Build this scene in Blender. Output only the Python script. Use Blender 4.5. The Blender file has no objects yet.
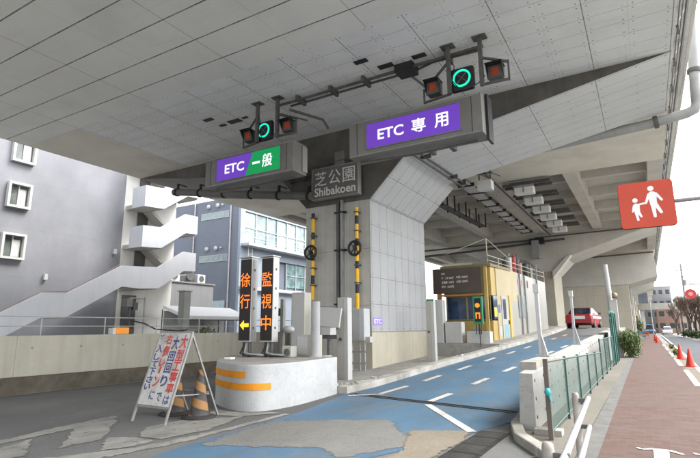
import bpy, bmesh, math, random
from mathutils import Vector, Matrix
random.seed(7)
R = math.radians
SC = bpy.context.scene
COL = SC.collection

# ------------------------------------------------------------------ camera
cam_d = bpy.data.cameras.new('camera')
cam = bpy.data.objects.new('camera', cam_d)
COL.objects.link(cam)
cam_d.sensor_fit = 'HORIZONTAL'
cam_d.sensor_width = 36.0
cam_d.lens = 36.0 * 495.70 / 700.0
cam_d.clip_start = 0.05
cam_d.clip_end = 4000
YAW, PITCH, ROLL = R(30.429), R(11.332), R(-0.424)
cam.matrix_world = (Matrix.Translation((0, 0, 1.6)) @ Matrix.Rotation(YAW, 4, 'Z')
                    @ Matrix.Rotation(R(90) + PITCH, 4, 'X') @ Matrix.Rotation(ROLL, 4, 'Z'))
SC.camera = cam
SC.render.resolution_x, SC.render.resolution_y = 1024, 670

# ------------------------------------------------------------------ sky, sun, exposure
SUN_EL, SUN_AZ = R(52), R(60)          # bright overcast, sun high on the open (street) side
world = bpy.data.worlds.new('World')
SC.world = world
world.use_nodes = True
wn = world.node_tree
wn.nodes.clear()
sky = wn.nodes.new('ShaderNodeTexSky')
sky.sky_type = 'NISHITA'
sky.sun_disc = False
sky.sun_elevation = SUN_EL
sky.sun_rotation = SUN_AZ
sky.dust_density = 3.0
hs = wn.nodes.new('ShaderNodeHueSaturation')
hs.inputs['Saturation'].default_value = 0.16
bgn = wn.nodes.new('ShaderNodeBackground')
bgn.inputs['Strength'].default_value = 0.15
wo = wn.nodes.new('ShaderNodeOutputWorld')
wn.links.new(sky.outputs[0], hs.inputs['Color'])
wn.links.new(hs.outputs[0], bgn.inputs['Color'])
wn.links.new(bgn.outputs[0], wo.inputs['Surface'])
sun_d = bpy.data.lights.new('sun', 'SUN')
sun_d.energy = 0.75
sun_d.angle = R(25)
sun_d.color = (1.0, 0.97, 0.92)
sun = bpy.data.objects.new('sun', sun_d)
COL.objects.link(sun)
sd = Vector((math.sin(SUN_AZ) * math.cos(SUN_EL), math.cos(SUN_AZ) * math.cos(SUN_EL), math.sin(SUN_EL)))
sun.rotation_euler = sd.to_track_quat('Z', 'Y').to_euler()
sun.location = (30, 0, 40)
SC.view_settings.view_transform = 'Standard'
SC.view_settings.look = 'None'
SC.view_settings.gamma = 1.0
SC.view_settings.use_curve_mapping = False
EXPO = 2.35
SC.view_settings.exposure = EXPO
SC.cycles.max_bounces = 10
SC.cycles.diffuse_bounces = 7
SC.cycles.glossy_bounces = 3
SC.cycles.transmission_bounces = 4
SC.cycles.use_denoising = True

# ------------------------------------------------------------------ node material helper
class S:
    """wraps a node socket so patterns can be written as expressions"""
    def __init__(s, nt, k): s.nt, s.k = nt, k
    def _m(s, op, *o, clamp=False):
        n = s.nt.nodes.new('ShaderNodeMath'); n.operation = op; n.use_clamp = clamp
        for i, a in enumerate((s,) + o):
            if isinstance(a, S): s.nt.links.new(a.k, n.inputs[i])
            else: n.inputs[i].default_value = a
        return S(s.nt, n.outputs[0])
    def __add__(s, o): return s._m('ADD', o)
    __radd__ = __add__
    def __sub__(s, o): return s._m('SUBTRACT', o)
    def __mul__(s, o): return s._m('MULTIPLY', o)
    __rmul__ = __mul__
    def __truediv__(s, o): return s._m('DIVIDE', o)
    def lt(s, o): return s._m('LESS_THAN', o)
    def gt(s, o): return s._m('GREATER_THAN', o)
    def mx(s, o): return s._m('MAXIMUM', o)
    def mn(s, o): return s._m('MINIMUM', o)
    def fract(s): return s._m('FRACT')
    def floor(s): return s._m('FLOOR')
    def absv(s): return s._m('ABSOLUTE')
    def sin(s): return s._m('SINE')
    def step(s, a, b):
        n = s.nt.nodes.new('ShaderNodeMapRange'); n.clamp = True
        s.nt.links.new(s.k, n.inputs[0])
        n.inputs[1].default_value = a; n.inputs[2].default_value = b
        return S(s.nt, n.outputs[0])
    def dist(s, p, off=0.0):            # distance to the nearest multiple of p
        return (((s - off) / p + 0.5).fract() - 0.5).absv() * p

class Ctx:
    def __init__(c, name, world):
        c.mat = bpy.data.materials.new(name); c.mat.use_nodes = True
        c.nt = c.mat.node_tree
        c.b = c.nt.nodes['Principled BSDF']
        if world:
            g = c.nt.nodes.new('ShaderNodeNewGeometry'); c.vec = g.outputs['Position']
        else:
            g = c.nt.nodes.new('ShaderNodeTexCoord'); c.vec = g.outputs['Object']
        sp = c.nt.nodes.new('ShaderNodeSeparateXYZ'); c.nt.links.new(c.vec, sp.inputs[0])
        c.x, c.y, c.z = (S(c.nt, sp.outputs[i]) for i in range(3))
    def noise(c, scale, stretch=(1, 1, 1), detail=4, rough=.6):
        mp = c.nt.nodes.new('ShaderNodeMapping'); mp.inputs['Scale'].default_value = stretch
        c.nt.links.new(c.vec, mp.inputs[0])
        n = c.nt.nodes.new('ShaderNodeTexNoise')
        n.inputs['Scale'].default_value = scale; n.inputs['Detail'].default_value = detail
        n.inputs['Roughness'].default_value = rough
        c.nt.links.new(mp.outputs[0], n.inputs['Vector'])
        return S(c.nt, n.outputs[0])
    def rgb(c, v):
        n = c.nt.nodes.new('ShaderNodeRGB'); n.outputs[0].default_value = (*v[:3], 1); return n.outputs[0]
    def mix(c, f, a, b):
        n = c.nt.nodes.new('ShaderNodeMix'); n.data_type = 'RGBA'
        if isinstance(f, S): c.nt.links.new(f.k, n.inputs[0])
        else: n.inputs[0].default_value = f
        for i, q in ((6, a), (7, b)):
            if isinstance(q, (tuple, list)): n.inputs[i].default_value = (*q[:3], 1)
            else: c.nt.links.new(q, n.inputs[i])
        return n.outputs[2]
    def bump(c, h, strength, dist=.01):
        n = c.nt.nodes.new('ShaderNodeBump'); n.inputs['Strength'].default_value = strength
        n.inputs['Distance'].default_value = dist
        c.nt.links.new(h.k, n.inputs['Height']); c.nt.links.new(n.outputs[0], c.b.inputs['Normal'])
    def done(c, col, rough=.7, metal=0.0, spec=.4):
        if isinstance(col, (tuple, list)): c.b.inputs['Base Color'].default_value = (*col[:3], 1)
        else: c.nt.links.new(col, c.b.inputs['Base Color'])
        if isinstance(rough, S): c.nt.links.new(rough.k, c.b.inputs['Roughness'])
        else: c.b.inputs['Roughness'].default_value = rough
        c.b.inputs['Metallic'].default_value = metal
        c.b.inputs['Specular IOR Level'].default_value = spec
        return c.mat

def dk(col, f): return tuple(v * f for v in col)
MATS = {}
def plain(name, col, rough=.6, var=.18, scale=2.5, bump=.05, bscale=60, metal=0.0, streak=0.0, dirt=None, dirt_amt=0.0, world=False, spec=.4):
    """a surface of one colour with wear: broad mottling, optional vertical run-off streaks and dirt patches"""
    if name in MATS: return MATS[name]
    c = Ctx(name, world)
    n = c.noise(scale).step(.3, .7)
    k = c.mix(n, dk(col, 1 - var), dk(col, 1 + var * .5))
    if streak:
        s = c.noise(1.0, (5, 5, .22), 5).step(.48, .75)
        k = c.mix(s * streak, k, dk(col, .45))
    if dirt:
        d = c.noise(scale * .6, detail=7, rough=.7).step(.5, .68)
        k = c.mix(d * dirt_amt, k, dirt)
    if bump: c.bump(c.noise(bscale, detail=3), bump, .01)
    MATS[name] = c.done(k, rough, metal, spec)
    return MATS[name]

def glow(name, col, strength):
    if name in MATS: return MATS[name]
    c = Ctx(name, False)
    c.b.inputs['Emission Color'].default_value = (*col, 1)
    c.b.inputs['Emission Strength'].default_value = strength
    MATS[name] = c.done(dk(col, .4), .4)
    return MATS[name]

def seams(name, base, lines, bolts=(), var=.12, scale=.5, streak=.0, rough=.65, stain=None, stain_amt=0.0, bump=.04, panelvar=None):
    """painted panels in world axes: lines = (axis, period, offset, width, darkness); bolts = (axis, p, o, axis, p, o, radius, darkness)"""
    if name in MATS: return MATS[name]
    c = Ctx(name, True)
    n = c.noise(scale, detail=6).step(.3, .7)
    k = c.mix(n, dk(base, 1 - var), dk(base, 1 + var * .4))
    ax = dict(x=c.x, y=c.y, z=c.z)
    if panelvar:
        a1, p1, o1, a2, p2, o2, amt = panelvar
        h = ((((ax[a1] - o1) / p1).floor() * 12.9898 + ((ax[a2] - o2) / p2).floor() * 78.233).sin() * 43758.5).fract()
        k = c.mix(h * amt, k, dk(base, .6))
    if stain:
        s = c.noise(.35, detail=6, rough=.65).step(.52, .72)
        k = c.mix(s * stain_amt, k, stain)
    if streak:
        s = c.noise(1.2, (4, 4, .2), 5).step(.45, .75)
        k = c.mix(s * streak, k, dk(base, .5))
    blot = c.noise(.16, detail=8, rough=.7).step(.45, .7)
    k = c.mix(blot * .22, k, dk(base, .55))
    rn = c.noise(1.0, (.5, 3.2, 1.2), 6, .65).step(.58, .74)
    k = c.mix(rn * .22, k, (base[0] * .55, base[1] * .5, base[2] * .42))
    fine = c.noise(14, detail=3).step(.35, .65)
    k = c.mix(fine * .10, k, dk(base, .6))
    for (a, p, o, w, d) in lines:
        jit = c.noise(1.7).step(.25, .6)
        m = ax[a].dist(p, o).lt(w) * (jit * .45 + .55)
        k = c.mix(m * d, k, dk(base, .12))
    for (a, p, o, a2, p2, o2, rr, d) in bolts:
        d1, d2 = ax[a].dist(p, o), ax[a2].dist(p2, o2)
        m = (d1 * d1 + d2 * d2).lt(rr * rr) * (c.noise(.9, detail=3).step(.3, .5) * .8 + .2)
        k = c.mix(m * d, k, dk(base, .1))
    if bump: c.bump(c.noise(25, detail=4), bump, .02)
    MATS[name] = c.done(k, rough)
    return MATS[name]

# ------------------------------------------------------------------ mesh helper
ORG = {}
AX = {'x': lambda p, t: (t, p[0], p[1]), 'y': lambda p, t: (p[0], t, p[1]), 'z': lambda p, t: (p[0], p[1], t)}
class MB:
    def __init__(s): s.v, s.f, s.m, s.sm, s.mats = [], [], [], [], []
    def mi(s, m):
        if m not in s.mats: s.mats.append(m)
        return s.mats.index(m)
    def add(s, vs, fs, m, smooth=False):
        o = len(s.v); i = s.mi(m)
        s.v += [tuple(v) for v in vs]
        for f in fs: s.f.append([o + a for a in f]); s.m.append(i); s.sm.append(smooth)
        return s
    def box(s, x0, y0, z0, x1, y1, z1, m):
        if x0 > x1: x0, x1 = x1, x0
        if y0 > y1: y0, y1 = y1, y0
        if z0 > z1: z0, z1 = z1, z0
        vs = [(x, y, z) for z in (z0, z1) for y in (y0, y1) for x in (x0, x1)]
        return s.add(vs, [(0, 2, 3, 1), (4, 5, 7, 6), (0, 1, 5, 4), (2, 6, 7, 3), (0, 4, 6, 2), (1, 3, 7, 5)], m)
    def obox(s, M, sx, sy, sz, m):
        vs = [M @ Vector((x * sx / 2, y * sy / 2, z * sz / 2)) for z in (-1, 1) for y in (-1, 1) for x in (-1, 1)]
        return s.add(vs, [(0, 2, 3, 1), (4, 5, 7, 6), (0, 1, 5, 4), (2, 6, 7, 3), (0, 4, 6, 2), (1, 3, 7, 5)], m)
    def bar(s, a, b, w, h, m):
        a, b = Vector(a), Vector(b); d = b - a
        q = d.to_track_quat('Y', 'Z').to_matrix().to_4x4()
        return s.obox(Matrix.Translation((a + b) / 2) @ q, w, d.length, h, m)
    def prism(s, pts, axis, a, b, m, mcap0=None, mcap1=None):
        n = len(pts)
        s.add([AX[axis](p, t) for t in (a, b) for p in pts], [(i, (i + 1) % n, n + (i + 1) % n, n + i) for i in range(n)], m)
        s.add([AX[axis](p, a) for p in pts], [tuple(range(n))], mcap0 or m)
        s.add([AX[axis](p, b) for p in pts], [tuple(range(n))], mcap1 or m)
        return s
    def sheet(s, pts, m):
        return s.add(pts, [tuple(range(len(pts)))], m)
    def tube(s, pts, r, m, n=10, closed=False, caps=True):
        pts = [Vector(p) for p in pts]; k = len(pts)
        rs = r if isinstance(r, (list, tuple)) else [r] * k
        vs = []; ref = None
        for i, p in enumerate(pts):
            if closed: t = pts[(i + 1) % k] - pts[i - 1]
            else: t = pts[min(i + 1, k - 1)] - pts[max(i - 1, 0)]
            t.normalize()
            if ref is None or abs(ref.dot(t)) > .95:
                ref = Vector((0, 0, 1)) if abs(t.z) < .9 else Vector((1, 0, 0))
            u = ref.cross(t).normalized(); w = t.cross(u); ref = w.copy()
            for j in range(n):
                a = 2 * math.pi * j / n
                vs.append(p + (u * math.cos(a) + w * math.sin(a)) * rs[i])
        fs = []
        for i in range(k if closed else k - 1):
            for j in range(n):
                a, b = i * n + j, i * n + (j + 1) % n
                c, d = ((i + 1) % k) * n + (j + 1) % n, ((i + 1) % k) * n + j
                fs.append((a, b, c, d))
        s.add(vs, fs, m, True)
        if caps and not closed:
            s.add(vs[:n], [tuple(range(n))], m); s.add(vs[-n:], [tuple(range(n))], m)
        return s
    def cyl(s, a, b, r, m, n=16, r2=None): return s.tube([a, b], [r, r if r2 is None else r2], m, n)
    def ball(s, c, r, m, nu=14, nv=9):
        if not isinstance(r, (tuple, list)): r = (r, r, r)
        vs = []
        for i in range(nv + 1):
            t = math.pi * i / nv
            for j in range(nu):
                p = 2 * math.pi * j / nu
                vs.append((c[0] + r[0] * math.sin(t) * math.cos(p), c[1] + r[1] * math.sin(t) * math.sin(p), c[2] + r[2] * math.cos(t)))
        fs = [(i * nu + j, i * nu + (j + 1) % nu, (i + 1) * nu + (j + 1) % nu, (i + 1) * nu + j) for i in range(nv) for j in range(nu)]
        return s.add(vs, fs, m, True)
    def ring(s, c, axis, r0, r1, a, b, m, n=28):
        """flat annulus of thickness a..b along axis, centred on the 2-D point c"""
        for rr, flip in ((r0, 0), (r1, 1)):
            pts = [(c[0] + rr * math.cos(2 * math.pi * i / n), c[1] + rr * math.sin(2 * math.pi * i / n)) for i in range(n)]
            s.add([AX[axis](p, t) for t in (a, b) for p in pts], [(i, (i + 1) % n, n + (i + 1) % n, n + i) for i in range(n)], m, True)
        for t in (a, b):
            pts = [(c[0] + rr * math.cos(2 * math.pi * i / n), c[1] + rr * math.sin(2 * math.pi * i / n)) for rr in (r0, r1) for i in range(n)]
            s.add([AX[axis](p, t) for p in pts], [(i, (i + 1) % n, n + (i + 1) % n, n + i) for i in range(n)], m)
        return s
    def text(s, body, x0, x1, y0, y1, M, m, bold=.0, depth=.004):
        """lettering fitted to the rectangle x0..x1, y0..y1 of the plane M (M maps x, y, out)"""
        cu = bpy.data.curves.new('lettering', 'FONT'); cu.body = body; cu.size = 1.0; cu.offset = bold
        cu.resolution_u = 3
        o = bpy.data.objects.new('lettering', cu); COL.objects.link(o)
        bpy.context.view_layer.update()
        me = bpy.data.meshes.new_from_object(o.evaluated_get(bpy.context.evaluated_depsgraph_get()))
        vs = [v.co.copy() for v in me.vertices]; fs = [tuple(p.vertices) for p in me.polygons]
        bpy.data.objects.remove(o); bpy.data.curves.remove(cu); bpy.data.meshes.remove(me)
        if not vs: return s
        ax, bx = min(v.x for v in vs), max(v.x for v in vs)
        ay, by = min(v.y for v in vs), max(v.y for v in vs)
        out = []
        for v in vs:
            q = Vector((x0 + (v.x - ax) / max(bx - ax, 1e-6) * (x1 - x0), y0 + (v.y - ay) / max(by - ay, 1e-6) * (y1 - y0), depth))
            out.append(M @ q)
        return s.add(out, fs, m)
    def build(s, name, parent=None, loc=None, bevel=0.0, local=False, seg=2):
        me = bpy.data.meshes.new(name)
        if parent is not None: base = ORG[parent]
        else: base = Vector(loc or (0, 0, 0))
        if local: me.from_pydata(s.v, [], s.f); base0 = Vector((0, 0, 0)) if parent is None else ORG[parent]
        else: me.from_pydata([Vector(v) - base for v in s.v], [], s.f)
        for mt in s.mats: me.materials.append(mt)
        for i, p in enumerate(me.polygons): p.material_index = s.m[i]; p.use_smooth = s.sm[i]
        bm = bmesh.new(); bm.from_mesh(me)
        bmesh.ops.recalc_face_normals(bm, faces=bm.faces)
        if bevel: bmesh.ops.remove_doubles(bm, verts=bm.verts, dist=1e-5)
        bm.to_mesh(me); bm.free()
        o = bpy.data.objects.new(name, me); COL.objects.link(o)
        if parent is not None: o.parent = parent; ORG[o] = ORG[parent]
        else: o.location = base; ORG[o] = base
        if bevel:
            b = o.modifiers.new('edge', 'BEVEL'); b.width = bevel; b.segments = seg; b.limit_method = 'ANGLE'; b.angle_limit = R(40)
        return o

def tag(o, label, cat, group=None, kind=None):
    if label: o['label'] = label
    if cat: o['category'] = cat
    if group: o['group'] = group
    if kind: o['kind'] = kind
    return o
def thing(name, label, cat, loc, group=None, rz=0.0):
    o = bpy.data.objects.new(name, None); COL.objects.link(o)
    o.empty_display_size = .2
    o.location = loc; o.rotation_euler = (0, 0, rz); ORG[o] = Vector(loc)
    return tag(o, label, cat, group)
def lthing(name, label, cat, loc, group=None, rz=0.0):   # parts of this one are written in its own axes
    o = thing(name, label, cat, loc, group, rz); ORG[o] = Vector((0, 0, 0)); return o
def struct(o): o['kind'] = 'structure'; return o
def dup(o, loc=None, rz=None, label=None, parent=None):
    c = o.copy(); COL.objects.link(c)
    if parent is not None: c.parent = parent
    for ch in [q for q in o.children]: dup(ch, parent=c)
    if loc is not None: c.location = loc
    if rz is not None: c.rotation_euler[2] = rz
    if label: c['label'] = label
    return c
def MY(x, y, z):        # a plane facing -Y (towards the camera): local x -> +X, local y -> +Z, out -> -Y
    return Matrix(((1, 0, 0, x), (0, 0, -1, y), (0, 1, 0, z), (0, 0, 0, 1)))
def MX(x, y, z):        # a plane facing +X: local x -> +Y, local y -> +Z, out -> +X
    return Matrix(((0, 0, 1, x), (1, 0, 0, y), (0, 1, 0, z), (0, 0, 0, 1)))
GR, Y0 = .058, 11.0
def rz_(y): return max(0.0, GR * (y - Y0))
# ================================================================== setting: ground, roads, pavements
def asphalt_mat(name, base, patch=.35, light=None):
    c = Ctx(name, True)
    n = c.noise(.35, detail=7, rough=.65).step(.35, .65)
    k = c.mix(n, dk(base, .8), dk(base, 1.25))
    d = c.noise(.12, (1, .35, 1), 6, .7).step(.5, .62)
    k = c.mix(d * patch, k, dk(base, .5))
    if light:
        l = c.noise(.55, (1, .5, 1), 8, .75).step(.52, .66)
        k = c.mix(l * .5, k, light)
    cr = c.noise(1.3, (1, 1, 1), 9, .8)
    crack = ((cr - .5).absv()).lt(.006)
    k = c.mix(crack * .5, k, dk(base, .35))
    g = c.noise(38, detail=3, rough=.8).step(.35, .65)
    k = c.mix(g * .5, k, dk(base, 1.7))
    g2 = c.noise(21, detail=4, rough=.8).step(.5, .72)
    k = c.mix(g2 * .5, k, dk(base, .5))
    c.bump(c.noise(90, detail=3), .35, .01)
    return c.done(k, .85, 0, .3)
def worn_mat(name, base, under, wear=.5, scale=2.2, rough=.6):
    """road paint rubbed through to what lies under it"""
    c = Ctx(name, True)
    n = c.noise(.5, detail=6, rough=.6).step(.3, .7)
    k = c.mix(n, dk(base, .82), dk(base, 1.1))
    w = c.noise(scale, (1, .6, 1), 9, .75).step(.60 - .2 * wear, .74 - .12 * wear)
    k = c.mix(w * .85, k, under)
    t = c.noise(.8, (1.6, .16, 1), 6, .7).step(.47, .68)      # tyre polish along the lane
    k = c.mix(t * .5, k, dk(under, .55))
    cr = ((c.noise(.9, detail=9, rough=.8) - .5).absv()).lt(.0045)
    k = c.mix(cr * .5, k, dk(under, .4))
    oil = c.noise(1.1, detail=4).step(.66, .74)
    k = c.mix(oil * .45, k, dk(under, .5))
    g = c.noise(70, detail=2).step(.3, .7)
    k = c.mix(g * .22, k, dk(base, .55))
    c.bump(c.noise(90, detail=3), .3, .01)
    return c.done(k, rough, 0, .35)
ASPH = asphalt_mat('plaza_asphalt', (.100, .100, .097), .45, (.17, .167, .155))
ASPH2 = asphalt_mat('street_asphalt', (.062, .066, .074), .2)
CONC_ROAD = asphalt_mat('worn_concrete_road', (.125, .123, .114), .3, (.18, .176, .16))
BLUE = worn_mat('blue_lane_paint', (.066, .138, .215), (.13, .148, .16), .6, 1.1)
WHITE = worn_mat('white_road_paint', (.56, .55, .52), (.2, .19, .17), .35, 5)
WHITE_OLD = worn_mat('old_white_road_paint', (.27, .264, .24), (.115, .113, .106), .62, 2.0)
DIRT = plain('roadside_dirt', (.16, .13, .10), .95, .4, 4, .4, 30, world=True)
APRON = asphalt_mat('apron_concrete', (.118, .108, .09), .4, (.15, .137, .113))
KERB = plain('kerb_concrete', (.29, .278, .243), .85, .25, 3, .25, 25, streak=.25, dirt=(.12, .11, .09), dirt_amt=.55, world=True)

def ragged(pts, z, amp=.035, step=.09, seed=1):
    """the outline pts with chipped, wandering edges"""
    rg = random.Random(seed); out = []
    for (a, b), (c_, d) in zip(pts, pts[1:] + pts[:1]):
        e = Vector((c_ - a, d - b)); L = e.length; n = Vector((-e.y, e.x)) / max(L, 1e-6)
        k = max(1, int(L / step)); w = 0.0
        for i in range(k):
            w = w * .75 + rg.uniform(-1, 1) * amp * .6
            f = min(1, min(i, k - i) / 2.0)
            o_ = (w + rg.uniform(-1, 1) * amp * .35) * f
            out.append((a + e.x * i / k + n.x * o_, b + e.y * i / k + n.y * o_, z))
    return out
def feathered(name, items):
    """road patches as ONE mesh whose rims break up: the 'fade' attribute falls from 1 inside to 0 at the outer rim"""
    vs, fs, mi, fd, mats = [], [], [], [], []
    for pts, z, mat, w in items:
        if mat not in mats: mats.append(mat)
        P_ = []
        for (a, b), (c_, d) in zip(pts, pts[1:] + pts[:1]):
            k = max(1, int(math.hypot(c_ - a, d - b) / .25)); P_ += [Vector((a + (c_ - a) * i / k, b + (d - b) * i / k)) for i in range(k)]
        n = len(P_); area = sum(P_[i].x * P_[(i + 1) % n].y - P_[(i + 1) % n].x * P_[i].y for i in range(n)); sg = 1 if area > 0 else -1
        o = len(vs)
        for s_, f_ in ((w, 0.0), (-w, 1.0)):
            for i in range(n):
                t_ = (P_[(i + 1) % n] - P_[i - 1]).normalized(); q = P_[i] + Vector((t_.y, -t_.x)) * sg * s_
                vs.append((q.x, q.y, z)); fd.append(f_)
        for i in range(n):
            j = (i + 1) % n; fs.append((o + i, o + j, o + n + j, o + n + i)); mi.append(mats.index(mat))
        fs.append(tuple(o + n + i for i in range(n))); mi.append(mats.index(mat))
    me = bpy.data.meshes.new(name); me.from_pydata(vs, [], fs)
    for mt in mats: me.materials.append(mt)
    for p, k in zip(me.polygons, mi): p.material_index = k
    at = me.attributes.new('fade', 'FLOAT', 'POINT')
    for i, v in enumerate(fd): at.data[i].value = v
    bm = bmesh.new(); bm.from_mesh(me); bmesh.ops.recalc_face_normals(bm, faces=bm.faces); bm.to_mesh(me); bm.free()
    ob = bpy.data.objects.new(name, me); COL.objects.link(ob); ORG[ob] = Vector((0, 0, 0))
    return ob
def frayed(mat, scale=5.0, hole=0.0):
    nt = mat.node_tree; g = nt.nodes.new('ShaderNodeNewGeometry'); a = nt.nodes.new('ShaderNodeAttribute'); a.attribute_name = 'fade'
    n = nt.nodes.new('ShaderNodeTexNoise'); n.inputs['Scale'].default_value = scale; n.inputs['Detail'].default_value = 9; n.inputs['Roughness'].default_value = .72
    nt.links.new(g.outputs['Position'], n.inputs['Vector'])
    al = (S(nt, a.outputs['Fac']) * (1.0 - hole) + (S(nt, n.outputs[0]) - .5) * 2.0).step(.42, .60)
    nt.links.new(al.k, nt.nodes['Principled BSDF'].inputs['Alpha']); return mat
def brick_mat():
    c = Ctx('brick_pavers', True)
    bw, bh = .21, .105
    row = (c.y / bh).floor()
    off = (row * .5).fract() * bw
    xx = c.x + off
    jx, jy = xx.dist(bw), c.y.dist(bh)
    joint = jx.lt(.005).mx(jy.lt(.005))
    h = (((xx / bw).floor() * 12.9898 + row * 78.233).sin() * 43758.5).fract()
    k = c.mix(h, (.074, .041, .033), (.100, .058, .047))
    h2 = (((xx / bw).floor() * 39.425 + row * 11.135).sin() * 24634.6).fract().gt(.82)
    k = c.mix(h2 * .6, k, (.105, .072, .06))
    n = c.noise(.5, detail=7, rough=.7).step(.42, .68)
    k = c.mix(n * .6, k, (.095, .068, .057))
    k = c.mix(joint * .55, k, (.10, .085, .075))
    c.bump(joint * -1.0 + c.noise(60) * .4, .3, .01)
    return c.done(k, .85, 0, .3)
BRICK = brick_mat()

m = MB(); m.box(-900, -400, -.6, 900, 1600, -.04, plain('far_ground', (.22, .22, .20), .95, .3, .05, world=True))
struct(m.build('ground'))
m = MB(); m.sheet([(-14.2, -12, 0), (-2.02, -12, 0), (-2.02, Y0 + .2, 0), (-5.9, 17, 0), (-5.9, 90, 0), (-14.2, 90, 0)], ASPH)
m.sheet([(-2.02, -12, 0), (-.95, -12, 0), (-.95, 10.5, 0), (-2.02, 10.5, 0)], ASPH)
struct(m.build('road'))
m = MB(); m.box(-32, -12, -.3, -14.5, 90, -.02, plain('yard_concrete', (.36, .355, .335), .9, .2, .5, world=True)); struct(m.build('yard'))

# ramp of the toll lane: climbs gently between the island kerb and the side wall
LX = [(-6.62, 11.0), (-6.37, 12.2), (-5.98, 16.9), (-5.08, 25.8), (-4.75, 32.0), (-4.6, 36.5)]
def lx(y):
    for (a, ya), (b, yb) in zip(LX, LX[1:]):
        if y <= yb: return a + (b - a) * (y - ya) / (yb - ya)
    return -4.6
def hz(y): return min(rz_(y), GR * (37 - Y0))
ys = [11, 12.2, 14, 16.9, 20, 23, 25.8, 29, 32, 36.5, 37, 60]
m = MB()
for a, b in zip(ys, ys[1:]):
    xa, xb = (lx(a), lx(b)) if b <= 36.5 else (-9.0, -9.0)
    m.add([(xa, a, hz(a) + .002), (-2.02, a, hz(a) + .002), (-2.02, b, hz(b) + .002), (xb, b, hz(b) + .002)], [(0, 1, 2, 3)], ASPH)
    m.add([(-2.02, a, hz(a) + .002), (-2.02, b, hz(b) + .002), (-2.02, b, -.03), (-2.02, a, -.03)], [(0, 1, 2, 3)], KERB)
struct(m.build('ramp'))
m = MB()
yb = [11, 12.2, 14, 16.9, 20, 23, 25.8, 28.5]
for a, b in zip(yb, yb[1:]):
    m.add([(lx(a) + .0, a, hz(a) + .007), (-2.06, a, hz(a) + .007), (-2.06, b, hz(b) + .007), (lx(b), b, hz(b) + .007)], [(0, 1, 2, 3)], BLUE)
m.sheet([(-6.62, 11, .006), (-6.05, 8.35, .006), (-5.9, 6.6, .006), (-5.72, 4.9, .006), (-5.3, 3.2, .006), (-3.0, 3.2, .006), (-3.45, 5.2, .006), (-3.05, 6.2, .006), (-2.5, 7.9, .006), (-2.06, 9.6, .006), (-2.06, 11, .006)], BLUE)
struct(m.build('lane_surface'))
frayed(CONC_ROAD, 4.0); frayed(WHITE_OLD, 3.5, .22)
SAND = frayed(asphalt_mat('sand_coloured_patch', (.15, .13, .10), .3, (.19, .165, .125)), 4.0)
struct(feathered('road_patch', [([(-5.88, 7.25), (-4.12, 8.36), (-2.95, 6.75), (-3.55, 5.62), (-4.03, 6.01), (-5.62, 5.3)], .010, CONC_ROAD, .13),
                                ([(-3.4, 7.65), (-2.58, 8.05), (-2.45, 7.3), (-2.5, 6.2), (-2.9, 4.6), (-3.2, 4.6), (-2.95, 6.3)], .0125, SAND, .09)]))
# white markings
m = MB()
def dash(xa, ya, xb, yb, w):
    d = Vector((xb - xa, yb - ya)); nrm = Vector((-d.y, d.x)).normalized() * w / 2
    m.add([(xa + nrm.x, ya + nrm.y, hz(ya) + .014), (xa - nrm.x, ya - nrm.y, hz(ya) + .014), (xb - nrm.x, yb - nrm.y, hz(yb) + .014), (xb + nrm.x, yb + nrm.y, hz(yb) + .014)], [(0, 1, 2, 3)], WHITE)
dash(-4.18, 10.3, -2.52, 7.98, .15)
dash(-6.4, 10.75, -5.72, 11.25, .14)
for i in range(9):
    y = 11.35 + i * 2.35; t = (y - 11.3) / 13
    if i: dash(-5.72 + .088 * (y - 11.35), y - .3, -5.72 + .088 * (y + .8 - 11.35), y + .75, .15)
    else: dash(-5.80, 11.3, -5.62, 12.5, .15)
for i in range(7):
    y = 10.75 + i * 2.5
    dash(-4.28 + .083 * (y - 11), y, -4.28 + .083 * (y + 1.1 - 11), y + 1.1, .16)
struct(m.build('lane_markings'))
gore = []
for k_, q in enumerate(([(-8.36, 3.4), (-8.46, 4.1), (-8.76, 5.13), (-8.9, 6.3), (-8.62, 6.2), (-8.35, 5.16), (-8.1, 3.4)],
          [(-8.42, 5.2), (-8.62, 6.04), (-8.43, 6.03), (-7.16, 4.89), (-7.17, 4.21)],
          [(-7.86, 3.7), (-8.15, 4.41), (-7.14, 3.8), (-7.25, 3.4)],
          [(-6.98, 3.6), (-6.28, 4.77), (-6.16, 6.07), (-6.2, 8.0), (-6.02, 8.0), (-5.97, 6.07), (-5.94, 5.43), (-6.2, 3.6)],
          [(-7.14, 5.52), (-7.41, 5.85), (-7.4, 6.57), (-6.65, 7.4), (-6.28, 6.13), (-6.39, 5.31), (-6.86, 5.25)],
          [(-7.25, 5.0), (-7.01, 5.2), (-6.4, 5.22), (-6.35, 4.81), (-6.55, 4.43)],
          [(-7.7, 7.75), (-7.0, 7.7), (-6.5, 8.0), (-6.25, 8.0), (-6.7, 7.3), (-7.5, 7.2)])):
    gore.append((q, .0072 + k_ * .0003, WHITE_OLD, .055))
gore.append(([(-14.05, 3), (-13.85, 3), (-13.85, 40), (-14.05, 40)], .0098, WHITE_OLD, .05))
struct(feathered('gore_markings', gore))

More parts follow.
